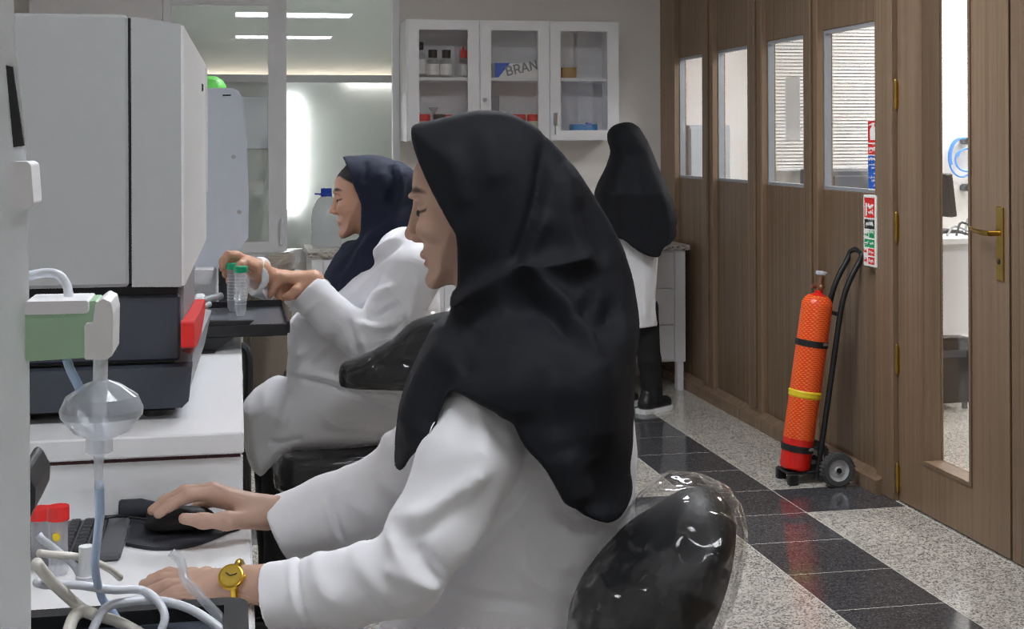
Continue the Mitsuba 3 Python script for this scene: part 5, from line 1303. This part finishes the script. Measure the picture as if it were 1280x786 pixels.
# chair of the woman at the analyser
k = thing('office_chair', 'black plastic wrapped chair under the woman with the navy headscarf', 'chair')
o2 = [(424, 474), (427, 455), (445, 447), (470, 436), (495, 420), (515, 402), (545, 392), (575, 387), (598, 396), (606, 440), (600, 486), (540, 488), (480, 487), (432, 484)]
b2 = pad(o2, 3.56, .05, .03, .006)
part(k, 'backrest', to_world(b2), M_VINYL, True)
part(k, 'plastic_wrap', to_world(folds(wrinkle(grow(b2, .006), .009, 26, 5), [(((430, 478), (470, 476), (500, 472)), .006, .008), (((520, 415), (540, 400), (570, 396)), .006, .01)], 3.56)), M_WRAP, True, label='clear wrinkled plastic wrap')
sc2 = W_(Lz(455, .5, T2 + .0))
st = cushion(sc2[0], sc2[1], .475, .552, .50, .46)
part(k, 'seat', st, M_VINYL, 30)
part(k, 'seat_wrap', wrinkle(cushion(sc2[0], sc2[1], .47, .558, .515, .475).subdivide().subdivide().subdivide(), .008, 30, 9), M_WRAP, True, label='clear plastic wrap')
part(k, 'arm_support', tube([W_(Lz(470, .46, T2 - .1)), W_(Lz(505, .46, 3.62)), W_(Lz(512, .6, 3.57)), W_(Lz(512, .72, 3.57))], .018, 6, 10), M_BLACK)
wheelbase(k, sc2[0], sc2[1], .475)
# brown chair behind the tray
k = thing('mesh_chair', 'brown mesh backed chair turned aside behind the black tray', 'chair')
TB = 5.0
o3 = [(306, 455), (309, 400), (316, 350), (330, 322), (352, 316), (366, 319), (366, 340), (362, 400), (357, 450), (352, 488), (335, 500), (318, 492)]
b3 = pad(o3, TB, .17, .05, .008)
part(k, 'backrest', to_world(b3), M_TAUPE, True)
o3w = [(318, 345), (330, 321), (352, 314), (368, 317), (368, 334), (345, 338), (330, 348)]
part(k, 'plastic_cover', to_world(wrinkle(pad(o3w, TB, .18, .03, .008), .004, 16, 2)), M_WRAP, True, label='clear plastic cover')
sb3 = W_(Lz(300, .5, TB))
part(k, 'seat', cushion(sb3[0], sb3[1], .44, .51, .46, .46), M_TAUPE, 30)
part(k, 'back_bar', tube([W_(Lz(315, .45, TB)), W_(Lz(345, .45, TB)), W_(Lz(350, .58, TB))], .02, 6, 10), M_BLACK)
part(k, 'armrest', tube([W_(Lz(308, .48, TB - .25)), W_(Lz(308, .68, TB - .25)), W_(Lz(290, .70, TB - .25))], .018, 5, 10), M_BLACK)
wheelbase(k, sb3[0], sb3[1], .44)

# ------------------------------------------------------------------ fire extinguisher on its trolley
fe = thing('fire_extinguisher', 'tall orange red fire extinguisher cylinder strapped to the black trolley', 'fire extinguisher')
b0 = onz(985, 608, 0); yE = b0[1] + .07
Px = lambda px, py: ony(px, py, yE)
A0, A1 = Px(993.5, 582), Px(1022.5, 372)
ax_ = (A1 - A0); HL = np.linalg.norm(ax_); ax_ /= HL
rE = .062
def along(prof, n=40): return lathe(prof, n, d=ax_).apply_translation(A0)
dome = [(rE * math.cos(a), HL - .035 + .055 * math.sin(a)) for a in np.linspace(0, 1.3, 8)]
part(fe, 'cylinder', along([(0, -.012), (rE * .8, -.012), (rE * .97, -.004), (rE, .012), (rE, HL - .035)] + dome + [(.017, HL + .022), (.017, HL + .03), (0, HL + .03)]), M_CYL, 30)
part(fe, 'net_sleeve', along([(rE + .0015, .115), (rE + .0018, HL - .035)] + [(x + .002, z + .001) for x, z in dome[:6]]), M_NET, 30, label='yellow orange net sleeve')
yb = .43 * HL
part(fe, 'net_roll', along([(rE + .001, yb - .016), (rE + .005, yb - .008), (rE + .004, yb), (rE + .006, yb + .008), (rE + .001, yb + .016)]), M_YELLOW, 30, label='bunched yellow net band')
for f in (.73, .11):
    s_k = part(fe, 'strap', along([(rE + .002, HL * f - .013), (rE + .005, HL * f - .012), (rE + .005, HL * f + .012), (rE + .002, HL * f + .013)]), M_BLACK, 30)
    c = A0 + ax_ * HL * f + np.array([.03, -rE, 0])
    part(s_k, 'buckle', box(c[0] - .014, c[0] + .016, c[1] - .001, c[1] + .006, c[2] - .006, c[2] + .006, .002), M_STEEL)
nk_ = A0 + ax_ * (HL + .03)
part(fe, 'valve', cat(cyl(nk_, nk_ + ax_ * .035, .017, 16), cyl(nk_ + ax_ * .035, nk_ + ax_ * .06, .014, 16), cyl(nk_ + ax_ * .02 + [-.035, 0, 0], nk_ + ax_ * .02 + [.02, 0, 0], .010, 12), ball(nk_ + ax_ * .015 + [.0, -.015, 0], .014, 2)), mat('bronze', S(150, 112, 92), .4, metal=.8), 30)
part(fe, 'handwheel', lathe([(0, .062), (.02, .062), (.024, .067), (.024, .076), (.02, .08), (0, .078)], 20, d=ax_).apply_translation(nk_), M_SHADE, 30)
for px in (988, 1006):
    yo = 0
tw = thing('trolley', 'black tubular two wheeled trolley carrying the fire extinguisher by the wooden wall', 'trolley')
def rail(yo):
    pts = [(1012, 596), (1018, 560), (1031, 470), (1042, 392), (1048, 365), (1056, 345), (1066, 326), (1069, 318)]
    return [ony(x + 3, y, yE) + [0, yo, 0] for x, y in pts]
ra_, rb_ = rail(-.04), rail(.075)
top = [ra_[-1] + [.004, .01, .008], (ra_[-1] + rb_[-1]) / 2 + [.003, 0, .02], rb_[-1] + [.004, -.01, .008]]
part(tw, 'frame', tube(ra_ + top + rb_[::-1], .0115, 6, 12), M_BLACK, True)
for f in (.25, .6):
    i = 1 if f < .5 else 3
    part(tw, 'cross_bar', cyl(ra_[i], rb_[i], .009, 12), M_BLACK)
wc_ = ony(1032, 591, yE)
wc_[2] = .068
part(tw, 'foot_plate', cat(box(A0[0] - .05, A0[0] + .12, yE - .05, yE + .07, A0[2] - .026, A0[2] - .014, .003)), M_BLACK, False)
for yo in (-.055, .07):
    part(tw, 'leg', box(A0[0] - .052, A0[0] - .012, yE + yo - .014, yE + yo + .014, 0, A0[2] - .02, .004), M_BLACK, False)
part(tw, 'axle', cyl((wc_[0], yE - .115, .068), (wc_[0], yE + .15, .068), .009, 12), M_BLACK)
for yo in (-.115, .13):
    w_k = part(tw, 'wheel', lathe([(.044, -.018), (.062, -.019), (.068, -.012), (.068, .012), (.062, .019), (.044, .018), (.044, -.018)], 40, d=(0, 1, 0)).apply_translation([wc_[0], yE + yo, .068]), M_RUBBER, 30)
    part(w_k, 'rim', lathe([(0, -.008), (.012, -.016), (.016, -.009), (.032, -.007), (.044, -.015), (.046, 0), (.044, .015), (.03, .007), (0, .008)], 32, d=(0, 1, 0)).apply_translation([wc_[0], yE + yo, .068]), M_RIM, 30)
    part(w_k, 'hub', cyl((wc_[0], yE + yo - .021, .068), (wc_[0], yE + yo + .02, .068), .010, 14), M_BLACKM)
    part(w_k, 'tread', cat(*[box(-.0035, .0035, -.019, .019, .0655, .0705).apply_transform(trimesh.transformations.rotation_matrix(i * math.pi / 14, [0, 1, 0])) for i in range(28)]).apply_translation([wc_[0], yE + yo, .068]), M_RUBBER, False)

# ------------------------------------------------------------------ signs by the door
def sq(y0, y1, z0, z1, x, m, k, name, d=.0012): return part(k, name, box(x - d, x, min(y0, y1), max(y0, y1), z0, z1), m, False)
def script(k, y0, y1, z, h, x, n, seed, m, name='script_line'):
    """a line of flowing script: joined loops, strokes and dots, from the far edge to the near one"""
    r = np.random.default_rng(seed); ms = []
    yy = np.linspace(y0, y1, n * 4 + 1); cur = []
    for i in range(n):
        a, b = y0 + (y1 - y0) * (i + .08) / n, y0 + (y1 - y0) * (i + .92) / n
        t = np.linspace(0, 1, 7)
        ph = r.uniform(.3, 1.1)
        p = np.c_[np.full(7, x - .0006), a + (b - a) * t, z + h * (.25 * np.sin(t * math.pi * 2 + r.uniform(0, 6)) + (ph - .4) * np.exp(-((t - r.uniform(.2, .8)) / .13) ** 2))]
        ms.append(tube(p, h * .1, 2, 5))
        if r.random() < .6: ms.append(ball((x - .0006, (a + b) / 2, z + h * r.choice([-.5, .75])), h * .11, 1))
    part(k, name, cat(*ms), m, True)
sx = WX + .003
y_a, y_b = Y(1087.3, sx), Y(1101.3, sx)
zz_ = lambda py: onx(1094, py, sx)[2]
s1 = thing('fire_sign', 'red over blue fire extinguisher instruction sign on the window edge', 'sign')
sx = WX - .0005
part(s1, 'board', box(sx - .002, sx + .004, y_b, y_a, zz_(238), zz_(149.5), .0008), M_SIGNWHITE, False)
fx = sx - .002
yy = lambda f: y_a + (y_b - y_a) * f
sq(yy(.04), yy(.96), zz_(178), zz_(151), fx, M_REDSIGN, s1, 'red_field')
sq(yy(.04), yy(.96), zz_(193), zz_(180), fx, M_REDSIGN, s1, 'red_field')
sq(yy(.04), yy(.96), zz_(236), zz_(194.5), fx, M_BLUESIGN, s1, 'blue_field')
gx = fx - .0012
yc_, wd = yy(.5), 1.8 * abs(y_a - y_b)
zc_ = lambda py: zz_(py)
part(s1, 'pictogram', prism(Polygon([(yc_ - wd * .14, zc_(175)), (yc_ + wd * .14, zc_(175)), (yc_ + wd * .14, zc_(161)), (yc_ + wd * .06, zc_(158)), (yc_ + wd * .05, zc_(155.5)), (yc_ + wd * .2, zc_(157.5)), (yc_ + wd * .22, zc_(156)), (yc_, zc_(153)), (yc_ - wd * .12, zc_(154)), (yc_ - wd * .05, zc_(156)), (yc_ - wd * .06, zc_(158)), (yc_ - wd * .14, zc_(161))]), gx - .0012, gx, 'x'), M_SIGNWHITE, False)
script(s1, yy(.92), yy(.1), zc_(186.5), .024, gx, 5, 1, M_SIGNWHITE)
script(s1, yy(.92), yy(.1), zc_(199), .020, gx, 5, 2, M_SIGNWHITE)
for i, py in enumerate((206, 210, 217, 222, 226, 232)): script(s1, yy(.95), yy(.12 + .2 * (i % 3)), zc_(py), .0085, gx, 8 - 2 * (i % 3), 10 + i, M_SIGNWHITE)
s2 = thing('notice_board', 'white framed notice strip with red, black and green fields below the fire sign', 'sign')
sx2 = WX - .027
q2 = lambda px: Y(px, sx2); z2 = lambda py: onx(1088, py, sx2)[2]
ya2, yb2 = q2(1081), q2(1096.3)
part(s2, 'board', box(sx2 - .004, WX + .001, yb2, ya2, z2(333), z2(244), .0015), M_SIGNWHITE, False)
f2x = sx2 - .004
y2 = lambda f: ya2 + (yb2 - ya2) * f
for (f0, f1, p0, p1, m_, nm) in ((.1, .9, 272, 247, M_REDSIGN, 'red_field'), (.1, .9, 286, 274, M_BLACK, 'black_field'), (.1, .45, 297, 287.5, M_SIGNWHITE, 'white_field'), (.48, .9, 297, 287.5, M_GREENSIGN, 'green_field'), (.1, .45, 309, 299, M_GREENSIGN, 'green_field'), (.48, .9, 309, 299, M_GREENSIGN, 'green_field'),
                                (.1, .3, 319, 310.5, M_SIGNWHITE, 'white_field'), (.4, .9, 319, 310.5, M_REDSIGN, 'red_field'), (.4, .9, 330, 321, M_REDSIGN, 'red_field')):
    sq(y2(f0), y2(f1), z2(p0), z2(p1), f2x, m_, s2, nm)
g2x = f2x - .0012
part(s2, 'pictogram', box(g2x - .0008, g2x, y2(.32), y2(.2), z2(270), z2(254), .0003), M_SIGNWHITE, False)
script(s2, y2(.86), y2(.42), z2(258), .03, g2x, 3, 31, M_SIGNWHITE)
script(s2, y2(.86), y2(.42), z2(266), .02, g2x, 3, 32, M_SIGNWHITE)
script(s2, y2(.86), y2(.2), z2(280), .022, g2x, 4, 33, M_SIGNWHITE)
for i, (py, f0, f1, mm_) in enumerate(((290, .86, .55, M_SIGNWHITE), (294, .42, .14, M_GREENSIGN), (304, .86, .55, M_SIGNWHITE), (304, .42, .14, M_SIGNWHITE), (315, .86, .45, M_SIGNWHITE), (326, .86, .45, M_SIGNWHITE), (315, .28, .1, M_REDSIGN), (326, .3, .1, M_REDSIGN))):
    script(s2, y2(f0), y2(f1), z2(py), .014, g2x, 3, 40 + i, mm_)
